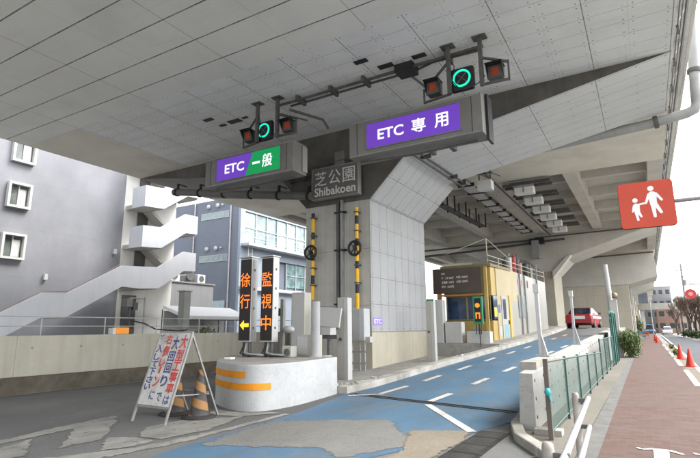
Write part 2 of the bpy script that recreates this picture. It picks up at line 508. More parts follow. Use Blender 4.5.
# apron with its raised kerb, brick footway, dirt strip and street
m = MB(); m.sheet([(-2.0, 10.5, .02), (-1.92, 8.5, .02), (-1.62, 7.4, .02), (-1.15, 6.6, .02), (-.95, 6.0, .02), (-.95, 60, .02), (-1.75, 60, .02), (-1.75, 10.5, .02)], APRON)
struct(m.build('apron'))
m = MB()
kp = [(-2.2, 11.0), (-2.14, 9.6), (-2.06, 8.55), (-1.82, 7.7), (-1.38, 6.95), (-1.0, 6.2), (-.96, 3.0), (-.96, -6)]
for (a, ya), (b, yb_) in zip(kp, kp[1:]):
    d = Vector((b - a, yb_ - ya)).normalized(); nn = Vector((-d.y, d.x)) * .17
    e = d * .012
    m.prism([(a + e.x, ya + e.y), (b - e.x, yb_ - e.y), (b - e.x + nn.x, yb_ - e.y + nn.y), (a + e.x + nn.x, ya + e.y + nn.y)], 'z', -.05, .12, KERB)
struct(m.build('kerb', bevel=.02))
m = MB(); m.sheet([(-.80, -6, .016), (1.0, -6, .016), (1.05, 60, .016), (1.2, 150, .016), (-1.0, 150, .016), (-.97, 60, .016), (-.85, 6.4, .016)], BRICK)
struct(m.build('footway'))
m = MB()
m.sheet([(-.93, 5.9, .021), (-.70, 5.9, .021), (-.86, 60, .021), (-1.04, 60, .021)], plain('grey_border_pavers', (.115, .113, .106), .9, .25, 4, .2, 40, world=True))
struct(m.build('path'))
m = MB(); m.sheet([(1.0, -6, .012), (1.42, -6, .012), (1.5, 30, .012), (1.6, 55, .012), (1.05, 55, .012)], DIRT); struct(m.build('dirt_strip'))
m = MB(); m.sheet([(1.35, -8, .0), (5.0, -8, 0), (4.9, 66, 0), (4.4, 98, 0), (3.6, 130, 0), (3.2, 180, 0), (1.9, 180, 0), (1.6, 60, 0)], ASPH2)
struct(m.build('street'))
m = MB()
def strip(pts, w, z, mt):
    for (a, ya), (b, yb_) in zip(pts, pts[1:]): m.sheet([(a - w / 2, ya, z), (a + w / 2, ya, z), (b + w / 2, yb_, z), (b - w / 2, yb_, z)], mt)
strip([(1.42, -6), (1.45, 22), (1.58, 30), (1.72, 54), (1.86, 81), (1.8, 130)], .15, .018, WHITE)
for y in (9.0, 16.6, 24.6, 32.0, 40, 48): strip([(1.0, y), (1.03, y + 5.8)], .16, .022, WHITE)
strip([(4.75, -6), (4.7, 66), (4.2, 98), (3.4, 128)], .14, .006, WHITE)
struct(m.build('street_markings'))
# painted walkers on the bricks at the lower edge of the picture
m = MB()
def limb(a, b, w0, w1, z=.024):
    a, b = Vector(a), Vector(b); d = (b - a).normalized(); n = Vector((-d.y, d.x))
    m.sheet([(*(a + n * w0 / 2), z), (*(b + n * w1 / 2), z), (*(b - n * w1 / 2), z), (*(a - n * w0 / 2), z)], WHITE)
for x0, s in ((-.02, 1.0), (.55, .8)):
    m.sheet([(x0 - .09 * s, 8.02, .0235), (x0 + .09 * s, 8.02, .0235), (x0 + .08 * s, 7.45, .0235), (x0 - .08 * s, 7.45, .0235)], WHITE)
    limb((x0 - .08 * s, 8.0), (x0 - .22 * s, 7.9), .07, .05, .0236); limb((x0 - .22 * s, 7.9), (x0 - .27 * s, 7.98), .05, .04, .0237)
    limb((x0 + .08 * s, 8.0), (x0 + .24 * s, 7.82), .07, .05, .0238)
    limb((x0 - .05 * s, 7.46), (x0 - .1 * s, 6.85), .075, .06, .0239); limb((x0 + .05 * s, 7.46), (x0 + .12 * s, 6.9), .075, .06, .0240)
struct(m.build('footway_markings'))
# expansion joint and drain grate in the lane
STEEL_D = plain('dark_steel', (.05, .048, .045), .55, .3, 5, .1, metal=.6)
m = MB(); m.bar((-6.5, 11.02, .012), (-2.36, 10.08, .012), .13, .012, STEEL_D); m.bar((-6.46, 11.15, .012), (-2.32, 10.21, .012), .035, .018, plain('rubber_black', (.02, .02, .02), .8))
tag(m.build('expansion_joint'), 'dark steel expansion joint strip crossing the blue lane', 'joint')
t = thing('drain_grate', 'row of dark iron drain grates beside the rounded kerb', 'drain grate', (-2.2, 7.2, 0))
m = MB()
for i in range(5):
    y = 5.55 + i * .52
    m.box(-2.42, y, .013, -1.98 - .09 * max(0, 1 - i), y + .50, .019, STEEL_D)
m.build('cover', t)
m = MB()
for i in range(5):
    for j in range(11): m.box(-2.38, 5.59 + i * .52 + j * .042, .0195, -2.04, 5.605 + i * .52 + j * .042, .027, plain('grate_iron', (.13, .125, .115), .5, .3, metal=.5))
m.build('grating', t)

# ================================================================== viaduct
SOF_A = seams('soffit_smooth_panels', (.80, .795, .765), [('y', 1.118, 5.62, .020, 1.0), ('x', 4.55, -15.0, .013, .6), ('x', 4.55, -12.75, .008, .3)],
              var=.14, scale=.35, panelvar=('y', 1.118, 5.62, 'x', 4.55, -15.0, .10), stain=(.55, .52, .45), stain_amt=.3)
SOF_B = seams('soffit_bolted_panels', (.78, .785, .78), [('y', .70, 10.95, .008, .7), ('x', 2.1, -2.72, .012, .9), ('x', 1.05, -2.72, .005, .3)],
              [('x', 1.05, -2.60, 'y', .70, 11.07, .026, .68), ('x', 1.05, -2.84, 'y', .70, 11.07, .026, .68), ('x', 1.05, -2.60, 'y', .70, 10.84, .026, .68), ('x', 1.05, -2.84, 'y', .70, 10.84, .026, .68)],
              var=.12, scale=.5, panelvar=('y', .70, 10.95, 'x', 2.1, -2.72, .07), stain=(.55, .53, .49), stain_amt=.25)
SOF_C = plain('beige_concrete', (.68, .645, .565), .8, .14, .4, .1, 12, streak=.0, dirt=(.36, .29, .2), dirt_amt=.35, world=True)
CLAD_W = seams('wing_cladding', (.64, .645, .645), [('y', .70, 16.9, .009, .7), ('x', 2.1, -2.72, .012, .8)],
               [('x', 2.1, -2.6, 'y', .70, 16.98, .026, .8), ('x', 2.1, -2.84, 'y', .70, 16.98, .026, .8), ('x', 2.1, -1.55, 'y', .70, 16.98, .026, .75)], var=.08, scale=.6, panelvar=('y', .7, 16.9, 'x', 2.1, -2.72, .06))
CLAD_S = seams('shaft_cladding', (.39, .395, .40), [('y', .70, 16.99, .012, .75), ('z', 1.04, 1.47, .010, .65)],
               [('y', .70, 17.07, 'z', 1.04, 1.57, .02, .75), ('y', .70, 16.91, 'z', 1.04, 1.57, .02, .75), ('y', .70, 17.07, 'z', 1.04, 1.36, .02, .6)], var=.08, scale=.8, streak=.12, panelvar=('y', .7, 16.99, 'z', 1.04, 1.47, .06))
PIER_F = seams('pier_front_concrete', (.50, .49, .455), [('x', .62, -9.48, .006, .5), ('z', 2.2, 2.47, .009, .7)],
               [('x', .62, -9.36, 'z', 1.1, 2.3, .016, .7), ('x', .62, -9.6, 'z', 1.1, 2.3, .016, .7)], var=.16, scale=.9, streak=.3)
BEIGE = plain('beige_plinth_paint', (.43, .40, .315), .7, .1, 1.2, .08, 20, streak=.18, world=True)
BEAM_D = plain('stained_dark_beam', (.125, .115, .105), .7, .35, 1.1, .2, 15, streak=.35, dirt=(.17, .15, .13), dirt_amt=.5, world=True)
GIRD = plain('girder_concrete', (.56, .535, .485), .8, .12, .7, .08, 12, streak=.12, world=True)
GIRD_IN = plain('deck_underside', (.52, .50, .455), .85, .18, .6, .1, 12, world=True)
FASC = plain('fascia_grey', (.58, .58, .565), .7, .18, 1.0, .05, streak=.3, world=True)
PIPE_G = plain('pipe_grey', (.33, .33, .325), .5, .18, 2, .03, streak=.15)
PIPE_D = plain('pipe_dark', (.10, .095, .09), .55, .25, 3)
BLACKM = plain('black_metal', (.022, .022, .023), .5, .2, 4)

SOFZ, XL, XR = 9.85, -23.4, 1.55
deck = thing('viaduct', 'long concrete expressway viaduct covering the toll plaza from above', 'viaduct', (-11, 20, SOFZ))
m = MB(); m.box(XL, -5, SOFZ, XR, 11.0, 10.9, SOF_A); m.build('soffit_panel', deck)
m = MB(); m.box(-19.6, 11.003, SOFZ + .002, XR, 16.9, 10.9, SOF_B); m.build('soffit_panel', deck)
m = MB(); m.box(XL, 11.003, SOFZ + .001, -19.603, 16.9, 10.9, SOF_C); m.build('soffit_panel', deck)
m = MB(); m.box(XL, 16.903, SOFZ, XR, 28.5, 10.9, SOF_C); m.build('soffit_slab', deck)
m = MB(); m.box(XL, 47.0, SOFZ, XR, 53.5, 10.9, SOF_C); m.build('soffit_slab', deck)
m = MB(); m.box(XL, 63, SOFZ, XR, 72, 10.9, SOF_C); m.box(XL, 72.003, SOFZ, XR, 230, 10.9, GIRD); m.build('soffit_slab', deck)
m = MB(); m.box(XL, -5, 10.903, XR + .7, 230, 11.5, GIRD_IN); m.build('road_slab', deck)
GX = [(.87, 1.55), (-3.18, -2.5), (-7.8, -7.12), (-12.45, -11.77), (-17.1, -16.4), (-21.7, -21.0), (-23.4, -22.9)]
for y0, y1 in ((28.503, 46.997), (53.503, 62.997)):
    for a, b in GX:
        m = MB(); m.box(a, y0, SOFZ + .001, b, y1, 10.9, GIRD); m.build('girder', deck)
    n = 4 if y1 < 50 else 2
    for i in range(n):
        y = y0 + (i + .72) * (y1 - y0) / n
        m = MB()
        for (a, b), (c_, d_) in zip(GX[1:], GX): m.box(b + .003, y - .14, 10.28, a + (c_ - a) - .003, y + .14, 10.9, GIRD)
        m.build('cross_rib', deck)
m = MB(); m.box(XR + .003, -5, 10.55, 1.95, 230, 10.9, FASC); m.box(1.953, -5, 10.5, 2.06, 230, 12.4, FASC); m.build('edge_parapet', deck)
m = MB(); m.box(XL - .2, -5, 9.9, XL - .003, 230, 12.2, FASC); m.build('edge_parapet', deck)
for i in range(56):
    y = -4.8 + i * 2.05
    m = MB(); m.prism([(1.553, 9.9), (1.553, 10.545), (1.93, 10.545)], 'y', y - .05, y + .05, FASC); m.box(1.6, y - .03, 9.72, 1.66, y + .03, 10.0, PIPE_D)
    m.build('edge_bracket', deck)
for x, z, r in ((1.64, 9.98, .02), (1.74, 10.12, .015), (1.86, 10.3, .028), (2.1, 10.7, .02), (2.1, 11.1, .02)):
    m = MB(); m.tube([(x, -5, z), (x, 140, z)], r, PIPE_D if r < .05 else PIPE_G, 8); m.build('edge_pipe', deck)

# first hammerhead pier
PY0, PY1 = 16.9, 22.5
pier = thing('hammerhead_pier', 'wide T-shaped viaduct pier clad in pale bolted panels behind the ETC signs', 'pier', (-10.55, 16.9, 0))
m = MB(); m.prism([(-12.1, -.1), (-9.0, -.1), (-9.0, 1.45), (-12.1, 1.45)], 'y', PY0 - .03, PY1 + .03, BEIGE); o = m.build('plinth', pier, bevel=.02)
m = MB(); m.box(-12.08, PY0, 1.452, -9.05, PY1 - .003, 6.648, PIER_F); m.build('shaft', pier)
m = MB(); m.box(-9.047, PY0 - .012, 1.456, -9.0, PY1, 6.65, CLAD_S); m.build('side_cladding', pier)
beam = [(-12.1, 6.652), (-9.003, 6.652), (-7.4, 8.25), (1.53, 9.845), (XL + .02, 9.845), (-13.7, 8.35)]
m = MB(); m.prism(beam, 'y', PY0 + .03, 21.72, BEAM_D); m.build('crossbeam', pier)
m = MB()
def slabq(p, q, th, y0, y1, mt):
    d = Vector((q[0] - p[0], q[1] - p[1])).normalized(); n = Vector((d.y, -d.x)) * th
    m.prism([p, q, (q[0] + n.x, q[1] + n.y), (p[0] + n.x, p[1] + n.y)], 'y', y0, y1, mt)
slabq((-9.0, 6.652), (-7.4, 8.25), .045, PY0 - .012, PY1, seams('haunch_cladding', (.50, .505, .51), [('y', .70, 16.99, .012, .75), ('z', .78, 6.66, .010, .6)], [('y', .7, 17.07, 'z', .78, 6.74, .02, .7), ('y', .7, 16.91, 'z', .78, 6.74, .02, .7)], var=.08, scale=.8))
m.build('haunch_cladding', pier)
m = MB(); slabq((-7.38, 8.256), (1.53, 9.845), .04, PY0 - .012, 21.75, CLAD_W); m.build('wing_cladding', pier)
m = MB(); slabq((XL + .02, 9.84), (-13.7, 8.35), .04, PY0 + .04, 21.74, plain('left_wing_grey', (.22, .21, .195), .8, .25, .6, world=True)); m.build('wing_cladding', pier)
m = MB(); m.box(-10.47, 16.72, 1.2, -10.36, 16.86, 6.75, PIPE_D); m.box(-10.29, 16.74, 1.2, -10.2, 16.86, 6.75, PIPE_G)
for z in (2.5, 4.65, 6.2): m.box(-10.55, 16.68, z, -10.05, 16.885, z + .06, BLACKM)
m.build('cable_duct', pier)
m = MB(); M = MX(-8.994, 17.0, 1.72); V = plain('purple_plate', (.28, .20, .58), .5, .1)
m.add([M @ Vector(p) for p in ((0, 0, 0), (.78, 0, 0), (.78, .27, 0), (0, .27, 0))], [(0, 1, 2, 3)], V)
m.text('ETC', .10, .70, .05, .22, M, plain('plate_white', (.8, .8, .8), .5, .04), .015, .003)
m.build('lane_plate', pier)
m = MB()
for i, (z, d) in enumerate(((8.55, .10), (8.68, .06), (8.80, .07))):
    pts = [(-12.5, 16.7 - .08 * i, z - .5), (-9.2, 16.7 - .08 * i, z - .42), (-7.9, 16.6, z - .28), (-7.25 + .05 * i, 16.75, z - .30), (-7.05 + .12 * i, 17.3, z - .42), (-6.9 + .14 * i, 22.6, z - .36)]
    m.tube(pts, .045, PIPE_D, 7)
for y in (17.6, 20.8, 22.0): m.box(-7.08, y, 8.16, -6.62, y + .05, 8.46, PIPE_D)
m.build('cable_bundle', pier)

# second and third piers, farther along the deck
p2 = thing('hammerhead_pier', 'slim beige viaduct pier with angled bracket rising past the toll booth hoarding', 'pier', (-6.95, 47, 1))
m = MB(); m.box(-7.5, 47.0, -.1, -6.72, 52, 6.4, BEIGE); m.build('shaft', p2)
m = MB(); m.prism([(-7.5, 6.403), (-6.72, 6.403), (-5.55, 7.6), (1.5, 9.84), (-18, 9.84), (-9.0, 7.6)], 'y', 46.9, 52.5, GIRD); m.build('crossbeam', p2)
m = MB(); m.prism([(-6.717, 5.8), (-6.717, 6.4), (-5.55, 7.59), (-5.1, 7.74)], 'y', 46.6, 47.6, plain('bracket_pale', (.62, .59, .52), .75, .1, 1.5)); m.build('bracket', p2)
m = MB(); m.box(-8.1, 46.2, 1.3, -7.55, 46.8, 2.3, PIPE_D); m.box(-8.2, 46.0, 7.6, -7.6, 46.85, 9.2, PIPE_G); m.build('cable_box', p2)
WALLP = seams('pier_wall_beige', (.56, .52, .42), [('z', 1.9, 1.3, .012, .35), ('x', 3.6, -1.4, .012, .3)], var=.12, scale=.5, streak=.25)
p3 = thing('wall_pier', 'broad beige wall pier closing the space behind the red taxi', 'pier', (-6, 64, 0))
m = MB(); m.box(-16, 64, -.1, -1.4, 71, 6.2, WALLP); m.build('shaft', p3)
m = MB(); m.prism([(-16, 6.203), (-1.4, 6.203), (1.5, 7.0), (1.5, 8.2), (1.3, 9.84), (-19, 9.84)], 'y', 63.9, 71.1, GIRD); m.build('crossbeam', p3)
m = MB()
for i, z in enumerate((2.2, 3.6, 5.0)): m.box(-1.397, 65 + i, z, -1.34, 65.6 + i, z + .5, FASC)
m.tube([(-1.33, 66.5, 0), (-1.33, 66.5, 6.1)], .09, PIPE_G); m.tube([(-1.33, 69.5, 0), (-1.33, 69.5, 6.1)], .06, PIPE_G); m.build('drain_pipe', p3)
for k, y in enumerate((88, 106, 126, 150)):
    q = thing('column_pier', ('first', 'second', 'third', 'farthest')[k] + ' of the small beige piers lining the footway beyond the wall pier', 'pier', (-6, y, 0), 'piers far along the footway')
    m = MB(); m.box(-9, y, -.1, -1.5, y + 3.5, 6.3, WALLP); m.build('shaft', q)
    m = MB(); m.prism([(-9, 6.303), (-1.5, 6.303), (1.45, 7.2), (1.45, 9.84), (-18, 9.84)], 'y', y - .1, y + 3.6, GIRD); m.build('crossbeam', q)
# ================================================================== overhead signs and signals
HOUS = plain('sign_housing_grey', (.20, .195, .185), .5, .15, 1.5, .03, metal=.2, streak=.2)
HOUS_L = plain('sign_edge_grey', (.32, .315, .30), .5, .12, 1.5, metal=.2)
K = 2 ** -EXPO
P_PUR = glow('lit_purple', (.125, .042, .42), 1.0 * K)
P_GRN = glow('lit_green', (.002, .27, .075), 1.0 * K)
P_WHT = glow('lit_white', (.88, .86, .95), 1.15 * K)
def overhead_sign(x0, x1, z0, z1, px0, px1, pz0, pz1, label, kind):
    y = 13.3
    t = thing('overhead_lane_sign', label, 'sign', ((x0 + x1) / 2, y, z0), 'lit lane signs above the toll entrance')
    m = MB(); m.box(x0, y, z0, x1, y + .8, z1, HOUS); m.build('housing', t, bevel=.02)
    m = MB()
    for a, b, c_, d in ((x0 + .06, x1 - .06, z1 - .06, z1 - .03), (x0 + .06, x1 - .06, z0 + .03, z0 + .05)): m.box(a, y - .012, c_, b, y - .001, d, HOUS_L)
    for a in (x0 + .3, x1 - .3): m.box(a - .008, y - .006, z0 + .05, a + .008, y - .001, z1 - .06, BLACKM)
    for a in (px0 - .03, px1): m.box(a, y - .03, pz0, a + .03, y - .001, pz1, HOUS)
    for a in (pz0 - .03, pz1): m.box(px0 - .03, y - .03, a, px1 + .03, y - .001, a + .03, HOUS)
    m.build('trim', t)
    m = MB(); w = px1 - px0; h = pz1 - pz0; M = MY(px0, y - .012, pz0)
    def quad(pts, mt, o=0.0): m.add([M @ Vector((a * w, b * h, o)) for a, b in pts], [tuple(range(len(pts)))], mt)
    if kind == 'etc_only':
        quad([(0, 0), (1, 0), (1, 1), (0, 1)], P_PUR)
        m.text('ETC', .13 * w, .42 * w, .28 * h, .70 * h, M, P_WHT, .02, .006)
        m.text('専', .505 * w, .655 * w, .24 * h, .78 * h, M, P_WHT, .018, .006)
        m.text('用', .745 * w, .885 * w, .24 * h, .78 * h, M, P_WHT, .018, .006)
    else:
        quad([(0, 0), (.475, 0), (.585, 1), (0, 1)], P_PUR)
        quad([(.475, 0), (1, 0), (1, 1), (.585, 1)], P_GRN)
        m.text('ETC', .14 * w, .455 * w, .28 * h, .70 * h, M, P_WHT, .02, .006)
        m.text('一', .585 * w, .70 * w, .44 * h, .54 * h, M, P_WHT, .03, .006)
        m.text('般', .735 * w, .885 * w, .22 * h, .80 * h, M, P_WHT, .018, .006)
    m.build('lit_panel', t)
    m = MB()
    m.box(x1 + .003, y + .35, z0 - .12, x1 + .08, y + .85, z1 + .06, BLACKM) if kind == 'etc_only' else m.box(x1 + .003, y + .5, z0 + .1, x1 + .05, y + .78, z1 - .1, HOUS_L)
    m.build('end_plate', t)
    for a in (x0 + 1.6, x1 - 2.0): m = MB(); m.box(a - .08, y + .803, z1 - .3, a + .08, 16.92, z1 - .12, BEAM_D); m.build('bracket', t)
    m = MB(); m.tube([(x0 + .2, y + .4, z0 - .05), ((x0 + x1) / 2, y + .45, z0 - .12), (x1 - .3, y + .5, z0 - .05)], .03, PIPE_D, 6)
    m.build('cable', t)
    return t
overhead_sign(-7.82, -3.42, 7.03, 8.25, -7.16, -4.06, 7.23, 8.06, 'purple lit ETC lane sign in grey housing before the white clad wing', 'etc_only')
overhead_sign(-14.42, -10.1, 7.03, 8.18, -13.80, -10.68, 7.19, 8.06, 'half purple half green lit ETC lane sign in grey housing above the drain pipe', 'mixed')

RING = glow('signal_ring_teal', (.02, .95, .62), 1.0 * K)
AMB = glow('flasher_amber', (.70, .08, .015), .2 * K)
def lane_signal(xc, xl, xr, zc, label):
    t = thing('lane_signal', label, 'signal', (xc, 13.13, SOFZ), 'lane signals hung from the soffit')
    for x in (xl, xr):
        m = MB(); m.box(x - .055, 13.08, 8.33, x + .055, 13.19, SOFZ - .02, PIPE_D)
        m.box(x - .2, 12.98, SOFZ - .03, x + .2, 13.28, SOFZ - .003, PIPE_D); m.build('hanger_post', t)
    m = MB(); m.box(xc - .36, 13.22, zc - .37, xc + .36, 13.42, zc + .37, BLACKM); m.build('lamp_box', t, bevel=.08)
    m = MB(); m.ring((xc, zc), 'y', .215, .27, 13.195, 13.225, RING, 40); m.build('lit_ring', t)
    m = MB()
    g = plain('lens_grey', (.16, .17, .17), .4)
    for a in (45, 135): c_, s_ = math.cos(R(a)) * .2, math.sin(R(a)) * .2; m.bar((xc - c_, 13.21, zc - s_), (xc + c_, 13.21, zc + s_), .05, .015, g)
    m.build('cross_mark', t)
    for x, z in ((xl - .56, zc - .03), (xr + .35, zc - .03)):
        m = MB(); m.box(x - .2, 13.25, z - .2, x + .2, 13.55, z + .18, PIPE_D); m.box(x - .24, 13.02, z + .18, x + .24, 13.5, z + .20, BLACKM)
        for s_ in (-1, 1): m.prism([(13.05, z + .2), (13.3, z + .2), (13.3, z - .2)], 'x', x + s_ * .22 - .01, x + s_ * .22 + .01, BLACKM)
        h = m.build('flasher', t)
        m = MB(); m.box(x - .1, 13.235, z - .1, x + .1, 13.248, z + .1, AMB)
        for q in range(3): m.box(x - .1, 13.225, z - .07 + q * .06, x + .1, 13.234, z - .06 + q * .06, BLACKM)
        m.build('lens', h)
    m = MB()
    m.bar((xl, 13.13, 9.35), (xl - .9, 13.4, 8.75), .06, .06, PIPE_D); m.bar((xl - .9, 13.4, 8.82), (xl - .9, 13.4, 8.35), .05, .05, PIPE_D)
    m.bar((xl - .9, 13.4, 8.38), (xl, 13.25, 8.38), .06, .06, PIPE_D); m.build('frame', t); m = MB()
    m.bar((xr, 13.13, 9.2), (xr + .72, 13.3, 8.95), .06, .06, PIPE_D); m.bar((xr + .72, 13.3, 9.0), (xr + .72, 13.3, 8.38), .05, .05, PIPE_D)
    m.bar((xr, 13.25, 8.42), (xr + .72, 13.3, 8.42), .06, .06, PIPE_D)
    m.build('frame', t)
    m = MB()
    m.tube([(xl + .05, 13.1, 9.4), (xl + .2, 13.05, 9.1), (xl + .1, 13.1, 8.7), (xl + .3, 13.1, 8.4), (xc, 13.1, 8.3), (xr - .1, 13.1, 8.42), (xr + .1, 13.1, 8.6)], .015, BLACKM, 6); m.build('cable', t)
    return t
lane_signal(-3.93, -4.28, -3.32, 8.77, 'green ring lane signal between two amber flashers above the purple sign')
lane_signal(-11.42, -11.66, -10.72, 8.77, 'green ring lane signal between two amber flashers above the purple and green sign')

# name board on the pier
t = thing('place_name_sign', 'grey board lettered Shibakoen on the dark beam above the pier', 'sign', (-10.4, 16.55, 6.85))
m = MB(); m.box(-11.5, 16.5, 6.86, -9.32, 16.72, 8.14, plain('board_grey', (.16, .155, .15), .55, .15, 2)); WB = plain('board_white', (.75, .74, .72), .5, .12, 3)
M = MY(-11.5, 16.5, 6.86)
for i, ch in enumerate('芝公園'): m.text(ch, .12 + i * .68, .12 + i * .68 + .58, .54, 1.16, M, WB, .006, .004)
m.text('Shibakoen', .10, 2.08, .10, .47, M, WB, .02, .004)
m.build('board', t, bevel=0)
m = MB()
for a, b, c_, d in ((-11.53, -9.29, 8.14, 8.17), (-11.53, -9.29, 6.83, 6.86)): m.box(a, 16.47, c_, b, 16.74, d, HOUS_L)
m.box(-11.53, 16.47, 6.863, -11.503, 16.74, 8.137, HOUS_L); m.box(-9.317, 16.47, 6.863, -9.29, 16.74, 8.137, HOUS_L); m.build('frame', t)
m = MB(); m.box(-10.4, 16.5, 8.18, -9.95, 16.9, 8.75, HOUS); m.build('top_box', t)

# conduits, plates and the drain pipe fixed to the viaduct: they belong to it
m = MB(); m.tube([(-11.0, 13.45, 9.72), (-3.3, 13.42, 9.72)], .05, PIPE_D, 8); m.build('conduit', deck); m = MB(); m.tube([(-10.6, 13.75, 9.74), (-5.6, 13.75, 9.74), (-4.9, 13.55, 9.74), (-3.4, 13.5, 9.66)], .04, PIPE_D, 8)
for x in (-10, -8.6, -7.3, -5.7, -4.4): m.box(x - .05, 13.3, 9.64, x + .05, 13.85, SOFZ - .003, PIPE_D)
m.box(-6.1, 13.25, 9.58, -5.5, 13.8, SOFZ - .003, BLACKM)
m.tube([(-5.75, 13.7, 9.62), (-5.6, 15.2, 9.62)], .04, PIPE_D, 8)
m.build('conduit', deck)
m = MB(); m.tube([(-10.3, 13.3, 9.35), (-9.2, 13.8, 8.9), (-9.0, 13.85, 8.55)], .05, PIPE_D, 7); m.build('conduit', deck); m = MB(); m.tube([(-10.6, 13.14, 9.2), (-9.5, 13.3, 8.75)], .03, PIPE_D, 7); m.build('conduit', deck)
for x, y, s_ in ((-14.3, 13.2, .22), (-14.2, 13.9, .16), (-13.5, 13.85, .3), (-12.9, 13.8, .13), (-6.9, 12.5, .22), (-6.35, 13.15, .25), (-5.2, 13.15, .22)):
    m = MB(); m.box(x - s_, y - s_ * .45, SOFZ - .03, x + s_, y + s_ * .45, SOFZ - .002, BLACKM); m.build('soffit_plate', deck)
t = thing('drain_pipe', 'thick dark drain pipe with clamps slung under the half green lane sign', 'pipe', (-19, 16.4, 8.4))
m = MB(); m.tube([(-19.95, 16.4, 8.42), (-11.5, 16.4, 7.0)], .17, plain('drain_pipe_grey', (.15, .145, .135), .5, .2, 2), 14); m.build('pipe_run', t)
for i in range(6):
    m = MB(); x = -19.7 + i * 1.62; z = 8.42 - (x + 19.95) * .168
    m.tube([(x - .04, 16.4, z + .007), (x + .04, 16.4, z - .007)], .215, BLACKM, 14)
    m.box(x - .05, 16.38, z + .2, x + .05, 16.46, z + .45, BLACKM); m.box(x - .05, 16.46, z + .4, x + .05, 16.95, z + .45, BLACKM); m.build('clamp', t)
# downpipe at the right edge of the deck with its long run below the wing
t = thing('down_pipe', 'grey rainwater downpipe with elbow at the street edge of the viaduct', 'pipe', (2.6, 22.75, 9))
m = MB(); m.tube([(2.95, 21.98, 15.8), (2.78, 21.98, 13.8), (2.55, 21.98, 10.5), (2.53, 21.98, 9.95), (2.42, 21.98, 9.72), (2.15, 21.98, 9.62), (.95, 21.98, 9.47), (-.86, 21.98, 9.36), (-3.2, 21.98, 9.24)], .19, PIPE_G, 14); m.build('pipe_run', t)
for p, q in (((2.8, 21.98, 14.1), (2.81, 21.98, 14.25)), ((2.6, 21.98, 11.2), (2.61, 21.98, 11.35)), ((1.2, 21.98, 9.50), (1.06, 21.98, 9.485))): m = MB(); m.tube([p, q], .25, PIPE_D, 14); m.build('clamp', t)
# boxed camera hung at the far end of the wing
t = thing('camera_housing', 'white boxed camera hanging from the beam beyond the purple sign', 'camera', (-6.1, 23.4, 9.2))
m = MB(); m.box(-6.45, 23.2, 8.15, -5.75, 23.75, 8.62, plain('housing_white', (.68, .68, .67), .45, .1)); m.build('body', t, bevel=.03)
m = MB()
for x in (-6.4, -5.85): m.box(x, 23.4, 8.62, x + .05, 23.46, SOFZ, PIPE_D); m.bar((x, 23.3, 9.0), (x + .5, 23.5, 8.75), .03, .03, PIPE_D)
m.box(-6.5, 23.35, 8.95, -5.7, 23.4, 9.0, PIPE_D); m.build('bracket', t)
# row of box lights on dark rails
LBOX = plain('lamp_cover_white', (.80, .80, .77), .4, .12, 6)
def make_boxlight(y, label):
    t = thing('box_light', label, 'light', (-5.2, y, 9.6), 'box lights on rails under the deck')
    m = MB()
    for dy in (-.32, .32): m.box(-6.4, y + dy - .09, 9.52, -3.8, y + dy + .09, 9.66, PIPE_D)
    m.build('rail', t)
    m = MB(); m.box(-6.0, y - .5, 9.67, -3.85, y + .55, 9.70, plain('rail_plate', (.16, .165, .17), .6, .2)); m.build('back_plate', t)
    m = MB(); m.box(-5.78, y - .34, 9.05, -4.72, y + .34, 9.5, LBOX); m.build('lamp_cover', t, bevel=.06)
    m = MB(); m.box(-5.82, y - .38, 9.40, -4.68, y - .345, 9.52, PIPE_G); m.box(-5.3, y - .37, 9.08, -5.22, y - .345, 9.4, PIPE_G); m.build('lamp_frame', t)
    m = MB(); m.box(-5.82, y + .345, 9.40, -4.68, y + .38, 9.52, PIPE_G); m.build('lamp_frame', t)
    return t
LBN = ('first', 'second', 'third', 'fourth', 'fifth', 'last')
bl = make_boxlight(28.75, LBN[0] + ' and nearest of the six box lights on rails under the deck')
for i in range(1, 6): dup(bl, (-5.2, 28.75 + i * 2.68, 9.6), label=LBN[i] + ' box light along the rails, counted from the white wing')
# cable tray and pipes beneath the far bays
t = thing('cable_tray', 'dark cable tray with upright brackets under the deck beyond the pier', 'cable tray', (-9.6, 36, 9.2))
m = MB(); m.bar((-10.2, 27.5, 9.0), (-9.85, 36.5, 9.0), .5, .08, BLACKM)
for i in range(5): y = 28 + i * 2.0; x = -10.2 + (y - 27.5) * .053; m.box(x - .28, y - .04, 8.85, x - .2, y + .04, 9.9, BLACKM); m.box(x + .2, y - .04, 8.85, x + .28, y + .04, 9.9, BLACKM)
m.build('tray', t)
for x, z in ((-6.75, 9.75), (-6.6, 9.62)): m = MB(); m.tube([(x, 23, z), (x, 46.5, z)], .05, PIPE_D, 7); m.build('conduit', deck)
for i in range(11): m = MB(); m.box(-8.6, 24 + i * 1.9, 9.70, -7.95, 25.5 + i * 1.9, 9.73, FASC); m.box(-8.75, 25.55 + i * 1.9, 9.66, -7.8, 25.68 + i * 1.9, 9.845, BLACKM); m.build('walkway_panel', deck)
for pts_, r_ in (([(-24, 46.6, 8.5), (-14, 46.6, 8.75), (-5.5, 46.6, 9.2)], .10), ([(-24, 46.4, 9.1), (-7.7, 46.4, 9.3)], .08), ([(-8, 46.6, 9.5), (1.5, 46.6, 9.62)], .06), ([(-8, 62.6, 9.3), (1.4, 62.6, 9.5)], .08)):
    m = MB(); m.tube(pts_, r_, PIPE_D, 8); m.build('conduit', deck)
m = MB(); m.box(-8.4, 46.2, 8.9, -7.2, 46.85, 9.4, BLACKM); m.build('conduit', deck)
